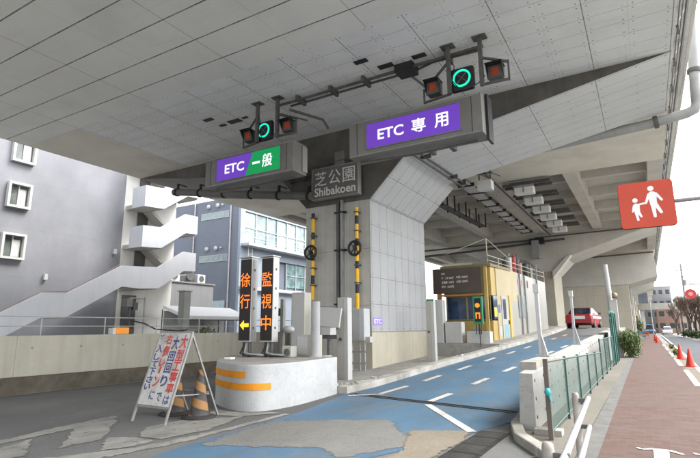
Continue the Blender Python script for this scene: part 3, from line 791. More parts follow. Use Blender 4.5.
# children crossing sign on a horizontal arm
t = thing('children_sign', 'red square sign with white adult and child hanging over the footway', 'sign', (.2, 8.5, 3.4))
s_ = 8.5 / 5.7
sx0, sx1, sz0, sz1 = -.12 * s_ , .357 * s_, 1.6 + .972 * s_, 1.6 + 1.442 * s_
w, h = sx1 - sx0, sz1 - sz0
def rrect(x0, x1, z0, z1, r, n=5):
    return [(cx + r * math.cos(R(a)), cz + r * math.sin(R(a))) for cx, cz, a0 in ((x1 - r, z1 - r, 0), (x0 + r, z1 - r, 90), (x0 + r, z0 + r, 180), (x1 - r, z0 + r, 270)) for a in [a0 + 90 * i / n for i in range(n + 1)]]
m = MB(); m.prism(rrect(sx0, sx1, sz0, sz1, .05), 'y', 8.5, 8.525, plain('sign_red', (.50, .05, .018), .4, .08), None, None)
WS = plain('sign_white', (.8, .8, .78), .4, .05)
M = MY(sx0, 8.4985, sz0)
def P(px_, py_): return ((px_ - 45) / 385 * w, (400 - py_) / 300 * h)
lay = [0.0004]
def capsule(a, b, r0, r1):
    a, b = Vector(a), Vector(b); d = (b - a).normalized(); n = Vector((-d.y, d.x)); pts = []
    a0 = math.atan2(n.y, n.x)
    for i in range(9): t_ = a0 + math.pi * i / 8; pts.append((a.x + r0 * math.cos(t_), a.y + r0 * math.sin(t_)))
    for i in range(9): t_ = a0 + math.pi + math.pi * i / 8; pts.append((b.x + r1 * math.cos(t_), b.y + r1 * math.sin(t_)))
    lay[0] += .00025; m.add([M @ Vector((x, y, lay[0])) for x, y in pts], [tuple(range(18))], WS)
u = w / 385
capsule(P(278, 151), P(280, 151), 21 * u, 21 * u)
capsule(P(272, 195), P(300, 195), 20 * u, 20 * u); capsule(P(285, 195), P(288, 255), 30 * u, 24 * u)
capsule(P(262, 190), P(236, 243), 11 * u, 9 * u); capsule(P(312, 190), P(346, 232), 11 * u, 9 * u)
capsule(P(282, 255), P(288, 335), 16 * u, 11 * u); capsule(P(300, 255), P(333, 312), 15 * u, 11 * u)
capsule(P(160, 219), P(161, 219), 19 * u, 19 * u)
capsule(P(152, 258), P(178, 258), 13 * u, 13 * u); capsule(P(165, 258), P(168, 300), 24 * u, 20 * u)
capsule(P(186, 248), P(232, 243), 7 * u, 8 * u); capsule(P(147, 258), P(136, 292), 8 * u, 6 * u)
capsule(P(160, 300), P(168, 348), 11 * u, 9 * u); capsule(P(178, 300), P(193, 328), 11 * u, 8 * u)
m.build('face', t)
m = MB(); m.prism(rrect(sx0 - .006, sx1 + .006, sz0 - .006, sz1 + .006, .055), 'y', 8.527, 8.55, BLACKM); m.build('backing', t)
m = MB(); m.tube([(sx0 + .1, 8.6, 3.42), (2.3, 8.6, 3.42)], .03, plain('arm_grey_mauve', (.24, .22, .24), .5)); m.box(sx0 + .2, 8.551, 3.36, sx0 + .26, 8.6, 3.48, BLACKM); m.box(sx1 - .2, 8.551, 3.36, sx1 - .14, 8.6, 3.48, BLACKM); m.build('arm', t)
m = MB(); m.tube([(2.3, 8.6, 0), (2.3, 8.6, 4.0)], .06, PIPE_G, 12); m.build('pole', t)
# ================================================================== traffic island and its equipment
def scuffed(name, base, dark, amt=.5, under=None):
    """painted concrete with sideways tyre scuffs, chips and blotches"""
    c = Ctx(name, True)
    k = c.mix(c.noise(1.1, detail=7, rough=.7).step(.35, .68), dk(base, .84), dk(base, 1.04))
    s1 = c.noise(1.6, (.7, .7, 7), 6, .7).step(.55, .72) * c.noise(1.3, detail=3).step(.45, .62)
    k = c.mix(s1 * amt, k, dark)
    chip = c.noise(7, detail=8, rough=.75).step(.645, .665)
    k = c.mix(chip * .7, k, under or dk(base, .5))
    cr = ((c.noise(.8, detail=9, rough=.8) - .5).absv()).lt(.004)
    k = c.mix(cr * .5, k, dk(base, .35))
    c.bump(c.noise(16, detail=5) + chip * -1.0, .2, .01)
    return c.done(k, .6)
WPAINT = scuffed('island_white_paint', (.44, .445, .445), (.17, .165, .155), .55)
ORB = scuffed('reflective_orange', (.72, .27, .012), (.30, .15, .05), .6, (.5, .45, .38))
CTOP = plain('island_top_concrete', (.30, .29, .265), .9, .25, 2, .3, 30, dirt=(.12, .11, .1), dirt_amt=.5, world=True)
ctl = [(-9.95, 11.6), (-9.9, 10.5), (-9.45, 9.55), (-8.95, 8.92), (-8.35, 8.35), (-7.7, 7.97), (-7.2, 7.83), (-6.86, 7.92), (-6.68, 8.28), (-6.62, 9.0), (-6.72, 10.0), (-6.86, 11.0)]
def catmull(P_, n=6):
    out = []
    for i in range(len(P_) - 1):
        p0, p1, p2, p3 = (Vector(P_[max(0, min(len(P_) - 1, j))]) for j in (i - 1, i, i + 1, i + 2))
        for k in range(n):
            t_ = k / n
            out.append(tuple(.5 * ((2 * p1) + (p2 - p0) * t_ + (2 * p0 - 5 * p1 + 4 * p2 - p3) * t_ ** 2 + (3 * p1 - p0 - 3 * p2 + p3) * t_ ** 3)))
    return out + [tuple(P_[-1])]
nose = catmull(ctl)
isl = thing('island_nose', 'white rounded concrete island nose with two orange reflective bands', 'traffic island', (-8, 9, 0))
m = MB(); m.prism(nose + [(-7.35, 11.05), (-7.4, 11.6)], 'z', -.03, .90, WPAINT, None, CTOP); m.build('body', isl, bevel=.025)
def band(i0, i1, z0, z1):
    m = MB(); pts = []
    for i in range(i0, i1 + 1):
        d = Vector(nose[min(i + 1, len(nose) - 1)]) - Vector(nose[i - 1]); d.normalize(); n = Vector((-d.y, d.x)) * -1
        pts.append((nose[i], n))
    c0 = Vector((-8.3, 10.2))
    for (p, n), (q, k) in zip(pts, pts[1:]):
        vs = []
        for (a, nn) in ((p, n), (q, k)):
            a = Vector(a); nn = nn if nn.dot(a - c0) > 0 else -nn
            for z in (z0, z1):
                vs += [(*(a + nn * .001), z), (*(a + nn * .010), z)]
        m.add(vs, [(1, 5, 7, 3), (2, 3, 7, 6), (0, 4, 5, 1)], ORB)
    m.build('reflective_band', isl)
band(19, 38, .63, .76); band(17, 47, .40, .53)
m = MB(); m.box(-8.75, 8.95, .905, -8.55, 9.1, .95, plain('paper_white', (.75, .75, .74), .6)); m.build('cap_stone', isl)

# low kerbed slab the equipment, pier and booth stand on
islab = []
yl = [11.05, 12.2, 14, 16.85, 20, 23, 25.8, 29, 32, 36.0]
KTOP = plain('rough_kerb_concrete', (.40, .385, .345), .9, .3, 1.8, .5, 14, dirt=(.14, .13, .11), dirt_amt=.6, world=True)
def zin(y):       # the slab lies low beside the pier and steps up to the booth platform
    return .12 if y < 16.9 else (.12 + .035 * (y - 16.9) if y < 22.65 else hz(y) + .20)
yl = sorted(yl + [22.6, 22.7])
m = MB()
for a, b in zip(yl, yl[1:]):
    for (xa, xb, zt, mt) in ((lambda y: lx(y) - .30, lambda y: lx(y) - .0, lambda y: hz(y) + .17, KTOP), (lambda y: -9.6, lambda y: lx(y) - .303, zin, CTOP)):
        vs = []
        for y in (a, b):
            for x in (xa(y), xb(y)):
                for z in (-.03, zt(y)): vs.append((x, y, z))
        m.add(vs, [(1, 3, 7, 5), (0, 4, 6, 2), (2, 6, 7, 3), (0, 1, 5, 4), (0, 2, 3, 1), (4, 5, 7, 6)], mt)
o = m.build('island_kerb'); tag(o, 'long worn concrete kerb island running up beside the blue lane', 'traffic island')
m = MB()
random.seed(3)
for i in range(46):
    y = random.choice((random.uniform(11.2, 12.6), random.uniform(18, 22))); x = lx(y) - random.uniform(.1, .8); s_ = random.uniform(.02, .07)
    q = Matrix.Translation((x, y, (zin(y) if x < lx(y) - .3 else hz(y) + .17) + .01)) @ Matrix.Rotation(random.uniform(0, 3), 4, 'Z') @ Matrix.Rotation(random.uniform(-.5, .5), 4, 'X')
    m.obox(q, s_ * 2, s_ * 1.4, s_, KTOP)
o = m.build('rubble', None); tag(o, 'broken bits of concrete strewn along the island kerb', 'rubble', None, 'stuff')

# LED message boards
LEDO = glow('led_orange', (1.0, .16, .012), 2.2 * K)
LEDY = glow('led_amber', (1.0, .42, .02), 2.2 * K)
LEDF = plain('led_face', (.014, .011, .009), .5, .3, 40)
ALU = plain('aluminium_side', (.42, .42, .41), .4, .12, 3, metal=.5, streak=.15)
def led_board(x, y, chars, arrow, label):
    t = thing('led_board', label, 'message board', (x + .2, y, .9), 'LED message boards on the island')
    m = MB(); m.box(x, y, 1.27, x + .4, y + .24, 3.46, ALU); m.build('case', t, bevel=.012)
    m = MB(); m.box(x + .015, y - .014, 1.31, x + .385, y - .001, 3.42, LEDF); M = MY(x, y - .014, 1.27)
    for ch, z0 in chars: m.text(ch, .035, .365, z0, z0 + .37, M, LEDO, .0, .004)
    if arrow:
        m.add([M @ Vector((a, b, .004)) for a, b in ((.05, .43), (.19, .56), (.19, .475), (.355, .475), (.355, .385), (.19, .385), (.19, .30))], [tuple(range(7))], LEDY)
    m.build('display', t)
    m = MB(); m.box(x - .015, y - .06, 3.463, x + .415, y + .27, 3.49, ALU)
    for zz in (1.6, 2.1, 2.6, 3.1): m.box(x + .401, y + .09, zz, x + .412, y + .13, zz + .06, PIPE_D)
    m.build('hood', t)
    m = MB()
    for dx in (.1, .3): m.tube([(x + dx, y + .12, 1.27), (x + dx, y + .12, .9)], .045, PIPE_D, 8)
    m.tube([(x + .2, y + .1, 1.27), (x + .22, y + .02, 1.0), (x + .5, y + .0, .96), (x + .8, y + .1, .95)], .03, PIPE_G, 7)
    m.tube([(x + .15, y + .1, 1.25), (x + .1, y - .02, .99), (x + .4, y - .1, .94), (x + .9, y + .2, .94)], .022, BLACKM, 7)
    m.build('support', t)
led_board(-9.23, 9.92, (('徐', 1.42), ('行', .86)), True, 'tall LED board with two orange characters above a yellow arrow')
led_board(-8.62, 10.06, (('監', 1.42), ('視', .85), ('中', .30)), False, 'tall LED board with three orange characters and no arrow')
GREY_P = plain('pole_grey', (.36, .36, .355), .5, .15, 2, streak=.15)
CREAM = plain('equipment_cream', (.41, .395, .345), .55, .1, 2, streak=.15)
OFFW = plain('equipment_off_white', (.46, .46, .447), .5, .08, 2, streak=.1)
t = thing('grey_pole', 'round grey steel pole standing on the white island nose', 'pole', (-7.27, 10.62, .9))
m = MB(); m.tube([(-7.27, 10.62, .9), (-7.27, 10.62, 2.28)], .11, GREY_P, 16); m.build('shaft', t)
m = MB(); m.tube([(-7.27, 10.62, .902), (-7.27, 10.62, .93)], .17, GREY_P, 16); m.build('flange', t)
t = thing('thin_post', 'thin weathered post with dark box beside the LED boards', 'post', (-8.55, 10.9, .9))
m = MB(); m.box(-8.6, 10.85, .9, -8.5, 10.95, 2.4, plain('weathered_post', (.22, .22, .19), .8, .25)); m.build('shaft', t)
m = MB(); m.box(-8.72, 10.8, 1.95, -8.61, 10.98, 2.15, BLACKM); m.build('box', t)
t = thing('floodlight', 'small floodlight on a short stem behind the LED boards', 'light', (-8.25, 10.8, .9))
m = MB(); m.ball((-8.3, 10.85, 1.58), (.17, .13, .10), OFFW); m.build('lamp_head', t)
m = MB(); m.tube([(-8.3, 10.9, .9), (-8.3, 10.9, 1.52)], .025, PIPE_D); m.build('stem', t)
t = thing('round_lens_unit', 'cream sensor unit with round dark lens beside the grey pole', 'sensor', (-7.75, 10.2, .9))
m = MB(); m.box(-7.98, 10.15, .9, -7.68, 10.4, 1.18, CREAM); m.build('body', t, bevel=.03)
m = MB(); m.ring((-7.80, 1.03), 'y', .03, .085, 10.11, 10.148, PIPE_D, 20); m.build('lens', t)
t = thing('cabinet', 'low cream equipment cabinet behind the grey pole', 'cabinet', (-7.6, 10.9, .9))
m = MB(); m.box(-7.98, 10.75, .902, -7.42, 11.15, 1.44, CREAM); m.build('body', t, bevel=.015)
m = MB(); m.box(-7.94, 10.738, .95, -7.6, 10.749, 1.40, OFFW); m.build('door', t)
t = thing('cabinet', 'tall narrow cream cabinet standing left of the pier poles', 'cabinet', (-8.8, 12.0, .1))
m = MB(); m.box(-9.1, 12.0, .0, -8.62, 12.35, 2.66, CREAM); m.build('body', t, bevel=.015)
m = MB(); m.box(-9.06, 11.988, 1.0, -8.66, 11.998, 2.6, OFFW); m.build('door', t)
# lane antenna board on its stand
t = thing('antenna_board', 'tilted white antenna board on a dark stand before the pier', 'antenna', (-7.95, 12.3, .1))
m = MB(); q = Matrix.Translation((-7.98, 12.35, 1.92)) @ Matrix.Rotation(R(4), 4, 'Y') @ Matrix.Rotation(R(-8), 4, 'X')
m.obox(q, .78, .07, .56, OFFW); m.build('board', t, bevel=.012)
m = MB(); m.tube([(-8.05, 12.45, .18), (-8.05, 12.45, 1.5)], .055, PIPE_D); m.box(-8.25, 12.3, .18, -7.85, 12.6, .26, PIPE_D); m.build('stand', t)
m = MB(); m.box(-8.2, 12.28, 1.42, -7.9, 12.6, 1.62, OFFW); m.box(-8.35, 12.4, 1.3, -7.75, 12.5, 1.42, PIPE_D); m.build('mount', t)
t = thing('cabinet', 'cream cabinet low behind the antenna board against the pier', 'cabinet', (-9.0, 14.5, .1))
m = MB(); m.box(-9.6, 14.4, .0, -8.75, 14.9, 1.55, CREAM); m.build('body', t, bevel=.015)
m = MB(); m.box(-9.55, 14.388, .15, -9.2, 14.398, 1.5, CREAM); m.box(-9.17, 14.388, .15, -8.8, 14.398, 1.5, CREAM); m.build('door', t)
# white gate posts
def gate_post(x, y, z0, z1, w, label):
    t = thing('gate_post', label, 'post', (x, y, z0), 'white square lane posts')
    m = MB(); m.box(x - w * .5, y, z0, x + w * .1, y + w * .7, z1, CREAM); m.build('shaft', t, bevel=.01)
    m = MB(); m.box(x + w * .1 + .002, y, z0, x + w * .5, y + w * .7, z1 - .01, OFFW); m.build('side_plate', t, bevel=.01)
    m = MB(); m.ring((x - w * .2, z0 + (z1 - z0) * .5), 'y', .018, .05, y - .02, y - .002, PIPE_D, 16); m.build('eye', t)
gate_post(-7.86, 12.9, .05, 2.52, .36, 'white square lane post with round eye in front of the pier')
gate_post(-7.87, 20.0, .15, 2.72, .36, 'white square lane post at the far corner of the pier')
# barrier poles with wheels
YEL = plain('pole_yellow', (.85, .47, .02), .45, .12, 6)
def striped_pole(x, z0, label):
    t = thing('striped_pole', label, 'pole', (x, 16.7, z0), 'striped poles with wheels on the pier front')
    m = MB(); z = z0; i = 0
    seq = [.62, .36, .60, .28, .60, .30, .58, .34]
    while z < 6.30:
        e = min(z + seq[i % 8], 6.32); m.tube([(x, 16.68, z), (x, 16.68, e)], .075, YEL if i % 2 == 0 else BLACKM, 12); z = e; i += 1
    m.build('shaft', t)
    m = MB(); zc = 4.66
    ringp = [(x + .27 * math.cos(2 * math.pi * k / 28), 16.5, zc + .27 * math.sin(2 * math.pi * k / 28)) for k in range(28)]
    m.tube(ringp, .05, BLACKM, 8, closed=True); w = m.build('wheel', t)
    m = MB()
    for a in (45, 135, 90): c_, s_ = math.cos(R(a)) * .26, math.sin(R(a)) * .26; m.bar((x - c_, 16.5, zc - s_), (x + c_, 16.5, zc + s_), .05, .03, BLACKM)
    m.tube([(x, 16.44, zc), (x, 16.62, zc)], .06, BLACKM, 12); m.build('spokes', w)
    m = MB()
    for zz in (3.3, 4.0, 5.35, 6.1): m.box(x - .09, 16.6, zz, x + .09, 16.87, zz + .05, PIPE_D)
    m.build('bracket', t)
striped_pole(-11.58, 2.75, 'yellow and black striped pole with wheel and no cabinet below it')
striped_pole(-9.49, 2.30, 'yellow and black striped pole with wheel above the grey cabinet')
t = thing('cabinet', 'grey metal switch cabinet on legs against the pier front', 'cabinet', (-9.0, 15.8, .1))
m = MB(); m.box(-9.36, 15.8, 1.16, -8.73, 16.25, 2.3, plain('switch_grey', (.46, .47, .48), .45, .1, 3, streak=.1)); m.build('body', t, bevel=.015)
m = MB(); m.box(-9.33, 15.785, 1.2, -8.92, 15.798, 2.26, GREY_P); m.build('door', t)
m = MB()
for x in (-9.32, -9.0, -8.8): m.box(x, 15.85, .1, x + .06, 15.92, 1.157, PIPE_G)
for z in (.35, .75): m.box(-9.32, 15.86, z, -8.74, 15.91, z + .06, PIPE_G)
m.box(-8.72, 15.9, 1.1, -8.55, 16.1, 1.3, OFFW); m.build('legs', t)

# A-frame notice board
TH = R(-2)
t = lthing('notice_board', 'weathered A-frame notice board with red and blue handwritten characters', 'sign', (-7.68, 6.07, 0), None, TH)
AF = plain('aluminium_frame', (.27, .27, .26), .5, .2, 6, metal=.3, dirt=(.15, .12, .09), dirt_amt=.4)
W, H, LN = .90, 1.55, .50
def fr(u, v, o=0.0):       # u across, v up the slope (0..1), o off the face
    return Vector((u, LN * v - o * .95, H * v + o * .31))
SL = math.hypot(LN, H)
m = MB()
for u in (-W / 2, W / 2): m.bar(fr(u, 0), fr(u, 1), .035, .035, AF)
for v in (.17, 1.0): m.bar(fr(-W / 2, v), fr(W / 2, v), .035, .03, AF)
m.build('front_frame', t, local=True)
m = MB()
rb = 1.22
for u in (-W / 2 + .03, W / 2 - .03): m.bar(fr(u, 1), (u, rb, 0), .03, .03, AF)
m.bar((-W / 2 + .03, rb * .78, .45), (W / 2 - .03, rb * .78, .45), .025, .025, AF)
for u in (-W / 2 + .03, W / 2 - .03): m.bar(fr(u, .3), (u, rb * .8, .42), .02, .02, AF)
m.build('rear_frame', t, local=True)
PB = Ctx('notice_paper', False)
_n = PB.noise(3.5, detail=8, rough=.75).step(.45, .7)
_k = PB.mix(_n * .9, (.44, .44, .42), (.22, .17, .125))
PANEL = PB.done(_k, .6)
REDI = plain('red_lettering', (.46, .045, .045), .6, .3, 9); BLUI = plain('blue_lettering', (.04, .05, .16), .6, .3, 9)
e1 = Vector((1, 0, 0)); e2 = Vector((0, LN, H)).normalized(); e3 = e1.cross(e2)
o0 = fr(-W / 2, .17, .012)
M = Matrix(((e1.x, e2.x, e3.x, o0.x), (e1.y, e2.y, e3.y, o0.y), (e1.z, e2.z, e3.z, o0.z), (0, 0, 0, 1)))
hh = SL * .83
m = MB()
vs = [M @ Vector((a, b, c_)) for c_ in (-.012, .006) for a, b in ((.02, .02), (W - .02, .02), (W - .02, hh - .02), (.02, hh - .02))]
m.add(vs, [(0, 1, 2, 3), (4, 5, 6, 7), (0, 1, 5, 4), (1, 2, 6, 5), (2, 3, 7, 6), (3, 0, 4, 7)], PANEL)
# four columns read from the right; characters as (text, top, height)
cols = [(.66, .86, REDI, [('大', .0, .21), ('型', .22, .17), ('工', .40, .13), ('事', .54, .15), ('車', .70, .14)], [('は', .87, .12)]),
        (.45, .63, BLUI, [('大', .02, .21), ('回', .25, .15), ('回', .42, .15), ('り', .60, .16)], [('で', .84, .12)]),
        (.25, .42, REDI, [('右', .0, .15), ('側', .17, .17), ('レ', .36, .12), ('ー', .48, .10), ('ン', .62, .15)], [('に', .82, .13)]),
        (.04, .22, BLUI, [('進', .0, .13), ('入', .15, .13), ('し', .29, .10), ('て', .40, .09), ('下', .50, .11), ('さ', .62, .10), ('い', .73, .09)], [])]
for x0, x1, mt, a, b in cols:
    for ch, tp, ht in a:
        y1_ = hh - .05 - tp * (hh - .1)
        xx0, xx1 = (x0 + .06, x1 - .06) if ch in 'ー' else (x0, x1)
        m.text('｜' if ch == 'ー' else ch, xx0, xx1, y1_ - ht * (hh - .1), y1_, M, mt, .03, .008)
    for ch, tp, ht in b:
        y1_ = hh - .05 - tp * (hh - .1); m.text(ch, x0 + .02, x1 - .02, y1_ - ht * (hh - .1), y1_, M, BLUI, .02, .008)
m.build('board', t, local=True)

# traffic cones
def cone_stripes():
    c = Ctx('cone_stripes', False)
    n = c.nt.nodes.new('ShaderNodeMath'); n.operation = 'ARCTAN2'; c.nt.links.new(c.y.k, n.inputs[0]); c.nt.links.new(c.x.k, n.inputs[1])
    a = S(c.nt, n.outputs[0]) / (2 * math.pi)
    st = (c.z / .30 + a * 1.0).fract().lt(.5)
    w = c.noise(9, detail=6).step(.4, .7)
    k = c.mix(st, (.27, .135, .04), (.035, .035, .038))
    k = c.mix(w * .35, k, (.16, .12, .09))
    return c.done(k, .7)
CONE_S = cone_stripes(); RUB = plain('cone_rubber', (.03, .028, .026), .85, .3, 6)
def striped_cone(x, y, label, s_=1.0):
    t = lthing('striped_cone', label, 'traffic cone', (x, y, 0), 'worn striped cones by the notice board')
    m = MB(); m.tube([(0, 0, .03), (0, 0, .06), (0, 0, .10), (0, 0, .82 * s_), (0, 0, .86 * s_), (0, 0, .87 * s_)], [.20, .20, .17, .055, .05, .02], CONE_S, 22); m.build('cone_body', t, local=True)
    m = MB(); m.tube([(0, 0, 0), (0, 0, .03), (0, 0, .05), (0, 0, .065)], [.30, .31, .27, .21], RUB, 24); m.build('base', t, local=True)
striped_cone(-7.30, 6.88, 'worn orange and black striped cone in full view beside the notice board')
striped_cone(-8.02, 6.95, 'worn striped cone half hidden behind the notice board')
# ================================================================== toll booth and things round it
YB = plain('booth_yellow', (.46, .325, .095), .5, .1, 1.2, .03, streak=.15)
CRM = plain('booth_cream', (.45, .375, .215), .55, .1, 1.0, .03, streak=.12)
def glass_mat(name, tint, rough=.08):
    c = Ctx(name, False)
    n = c.noise(1.2, detail=3).step(.4, .65)
    return c.done(c.mix(n, tint, dk(tint, 2.2)), rough, 0, .6)
GLZ = glass_mat('booth_glass', (.02, .035, .07))
bt = thing('toll_booth', 'yellow toll booth with dark blue windows and cream side wall', 'toll booth', (-7.5, 24.3, .7))
def bx_(y): return -6.35 + (y - 24.3) * .113          # right-hand wall line
m = MB(); m.prism([(-8.75, 24.3), (-6.35, 24.3), (bx_(27), 27.0), (-8.75, 27.0)], 'z', .6, 1.92, YB); m.build('lower_wall', bt)
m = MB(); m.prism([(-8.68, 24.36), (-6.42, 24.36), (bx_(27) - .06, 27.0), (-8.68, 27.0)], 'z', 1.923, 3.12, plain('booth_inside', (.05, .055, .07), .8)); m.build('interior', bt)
m = MB(); m.prism([(-8.75, 24.3), (-6.35, 24.3), (bx_(27), 27.0), (-8.75, 27.0)], 'z', 3.123, 4.52, YB); m.build('upper_wall', bt)
m = MB(); m.prism([(-8.85, 24.15), (-6.28, 24.15), (bx_(27) + .04, 27.0), (-8.85, 27.0)], 'z', 4.523, 4.66, plain('booth_roof_edge', (.22, .17, .07), .6)); m.build('roof', bt)
for a, b in ((-8.6, -7.62), (-7.55, -7.02), (-6.95, -6.45)):
    m = MB(); m.box(a, 24.31, 1.98, b, 24.34, 3.08, GLZ); w = m.build('window', bt)
    m = MB()
    for p, q in ((a - .03, a), (b, b + .03)): m.box(p, 24.28, 1.95, q, 24.35, 3.11, plain('window_trim', (.34, .26, .10), .5))
    m.box(a, 24.28, 3.08, b, 24.35, 3.11, plain('window_trim', (.34, .26, .10))); m.box(a, 24.28, 1.95, b, 24.35, 1.98, plain('window_trim', (.34, .26, .10))); m.build('frame', w)
m = MB(); m.box(-6.9, 24.26, 1.98, -6.84, 24.275, 3.1, CRM); m.box(-8.1, 24.35, 2.05, -7.9, 24.355, 2.9, plain('blind_white', (.6, .62, .66), .6)); m.build('blind', bt)
def wallq(y0, y1, z0, z1, mt, o=.02, th=.03):
    m.add([(bx_(y) + o + d, y, z) for d in (0, th) for y, z in ((y0, z0), (y1, z0), (y1, z1), (y0, z1))], [(0, 1, 2, 3), (4, 5, 6, 7), (0, 1, 5, 4), (1, 2, 6, 5), (2, 3, 7, 6), (3, 0, 4, 7)], mt)
m = MB(); wallq(24.9, 27.0, .7, 4.5, CRM, .004, .03); m.build('side_panel', bt)
m = MB(); wallq(24.35, 24.85, 1.98, 3.1, GLZ); w = m.build('window', bt)
m = MB(); wallq(24.4, 24.75, 2.1, 2.55, plain('sticker_yellow', (.75, .62, .06), .5), .055, .004); m.build('sticker', w)
m = MB(); wallq(25.4, 26.35, .95, 3.15, plain('booth_door_grey', (.42, .40, .36), .5), .037); d = m.build('door', bt)
m = MB(); wallq(25.55, 25.95, 2.0, 3.0, GLZ, .07, .006); wallq(25.6, 26.2, 1.05, 1.75, plain('door_notice', (.20, .38, .42), .5), .07, .004); m.build('pane', d)
m = MB(); wallq(26.2, 26.26, 1.75, 1.95, BLACKM, .07, .04); m.build('handle', d)
m = MB(); wallq(25.0, 25.3, 1.2, 1.65, OFFW, .037, .006); m.build('notice_sheet', bt); m = MB(); wallq(24.95, 25.25, 2.3, 2.7, plain('notice_blue', (.06, .12, .3), .5), .037, .006); m.build('notice_sheet', bt)
m = MB(); m.box(-8.4, 24.285, 1.5, -7.8, 24.298, 1.85, OFFW); m.build('notice_sheet', bt); m = MB(); m.box(-7.4, 24.285, 1.35, -7.0, 24.298, 1.6, PIPE_G); m.build('notice_sheet', bt)
m = MB(); wallq(26.4, 26.52, .95, 3.2, plain('door_post_yellow', (.70, .45, .04), .5), .05, .06); m.build('door_frame', bt)
m = MB(); m.box(-6.62, 24.0, .62, -6.47, 24.15, 4.5, YB); m.build('corner_post', bt)
# hoarding of silver sheets running on from the booth
HO = seams('silver_hoarding_sheets', (.35, .34, .305), [('y', 1.35, 26.9, .018, .55)], var=.08, scale=.5, rough=.35, panelvar=('y', 1.35, 26.9, 'z', 9, 0, .12), streak=.15)
ho = thing('hoarding', 'silver sheet hoarding with cream reflection painted on its upper corner running up the ramp from the booth', 'hoarding', (-6, 31, 1))
def htop(y): return 4.66 - (y - 24.3) * .035
m = MB(); vs = []
for d in (0, .06):
    for y, z in ((27.003, .75), (33.3, 1.25), (33.3, htop(33.3)), (27.003, htop(27))): vs.append((bx_(y) - d + .02, y, z))
m.add(vs, [(0, 1, 2, 3), (4, 5, 6, 7), (0, 1, 5, 4), (1, 2, 6, 5), (2, 3, 7, 6), (3, 0, 4, 7)], HO); m.build('sheet_panel', ho)
m = MB(); m.add([(bx_(y) + o_, y, z) for o_ in (.021, .03) for y, z in ((27.003, 2.9), (27.9, 2.9), (27.9, htop(27.9) - .02), (27.003, htop(27) - .02))], [(0, 1, 2, 3), (4, 5, 6, 7), (0, 1, 5, 4), (1, 2, 6, 5), (2, 3, 7, 6), (3, 0, 4, 7)], CRM); m.build('cream_reflection', ho)  # cream reflection in the silver sheets, put in as a coloured panel
for y in (28.4, 29.2, 31.5): m = MB(); m.box(bx_(y) + .022, y - .03, hz(y) + .15, bx_(y) + .10, y + .03, htop(y) + (.9 if y == 31.5 else 0), PIPE_G); m.build('post', ho)
m = MB(); wallq(28.0, 29.4, 2.1, 3.3, plain('hoarding_window', (.20, .22, .22), .3), .03, .02); wallq(28.68, 28.74, 2.1, 3.3, ALU, .052, .01); m.build('window', ho)
m = MB(); m.box(-8.7, 33.2, 1.2, bx_(33.3) - .05, 33.3, 4.2, HO); m.build('end_panel', ho)
m = MB(); M = MX(bx_(28.1) + .035, 28.1, 3.8) @ Matrix.Rotation(0, 4, 'Z')
# safety slogan in faded pink painted on the sheets
for i, ch in enumerate('安全第一'): m.text(ch, i * .55, i * .55 + .42, 0, .42, Matrix.Translation((i * .55 * .113, 0, 0)) @ M, plain('faded_pink', (.62, .40, .42), .6), .02, .02)
m.build('slogan', ho)
rr = thing('roof_railing', 'pale pipe railing with stored gear along the booth roof', 'railing', (-6.3, 29, 4.7))
m = MB()
RA = plain('railing_cream', (.50, .46, .36), .5, .15)
for y in (24.4, 25.9, 27.6, 29.4, 31.2, 33.8): m.tube([(bx_(y) - .15, y, 4.3), (bx_(y) - .15, y, 5.12)], .025, RA, 7)
m.tube([(bx_(24.4) - .15, 24.4, 5.12), (bx_(33.8) - .15, 33.8, 5.0)], .022, RA, 7); m.tube([(bx_(24.4) - .15, 24.4, 4.88), (bx_(33.8) - .15, 33.8, 4.75)], .018, RA, 7)
m.tube([(-8.6, 24.4, 5.3), (bx_(24.4) - .15, 24.4, 5.95), (bx_(27) - .15, 27.6, 5.3)], .02, RA, 7); m.tube([(bx_(24.4) - .15, 24.4, 4.66), (bx_(24.4) - .15, 24.4, 5.95)], .025, RA, 7)
m.build('rails', rr)
for i, (y, h_, cl) in enumerate(((27.9, .5, (.08, .08, .08)), (28.5, .75, (.55, .55, .53)), (29.2, .85, (.45, .06, .05)), (29.7, .8, (.07, .07, .08)), (30.2, .6, (.50, .20, .15)), (31.4, .65, (.10, .10, .10)), (32.2, .5, (.3, .3, .28)))):
    t = thing('roof_drum', ('black', 'white', 'red', 'dark', 'rust red', 'charcoal', 'grey')[i] + ' drum of gear stored on the roof behind the railing', 'drum', (bx_(y) - .5, y, 4.4), 'gear stored on the booth roof')
    m = MB(); mt = plain('gear_%d' % i, cl, .6, .2, 3); m.tube([(bx_(y) - .5, y, 4.35), (bx_(y) - .5, y, 4.7 + h_)], .17, mt, 12); m.build('drum_body', t)
    m = MB(); m.tube([(bx_(y) - .5, y, 4.7 + h_), (bx_(y) - .5, y, 4.73 + h_)], .185, BLACKM, 12); m.tube([(bx_(y) - .5, y, 4.73 + h_), (bx_(y) - .45, y, 4.95 + h_)], .03, mt, 8); m.build('lid', t)
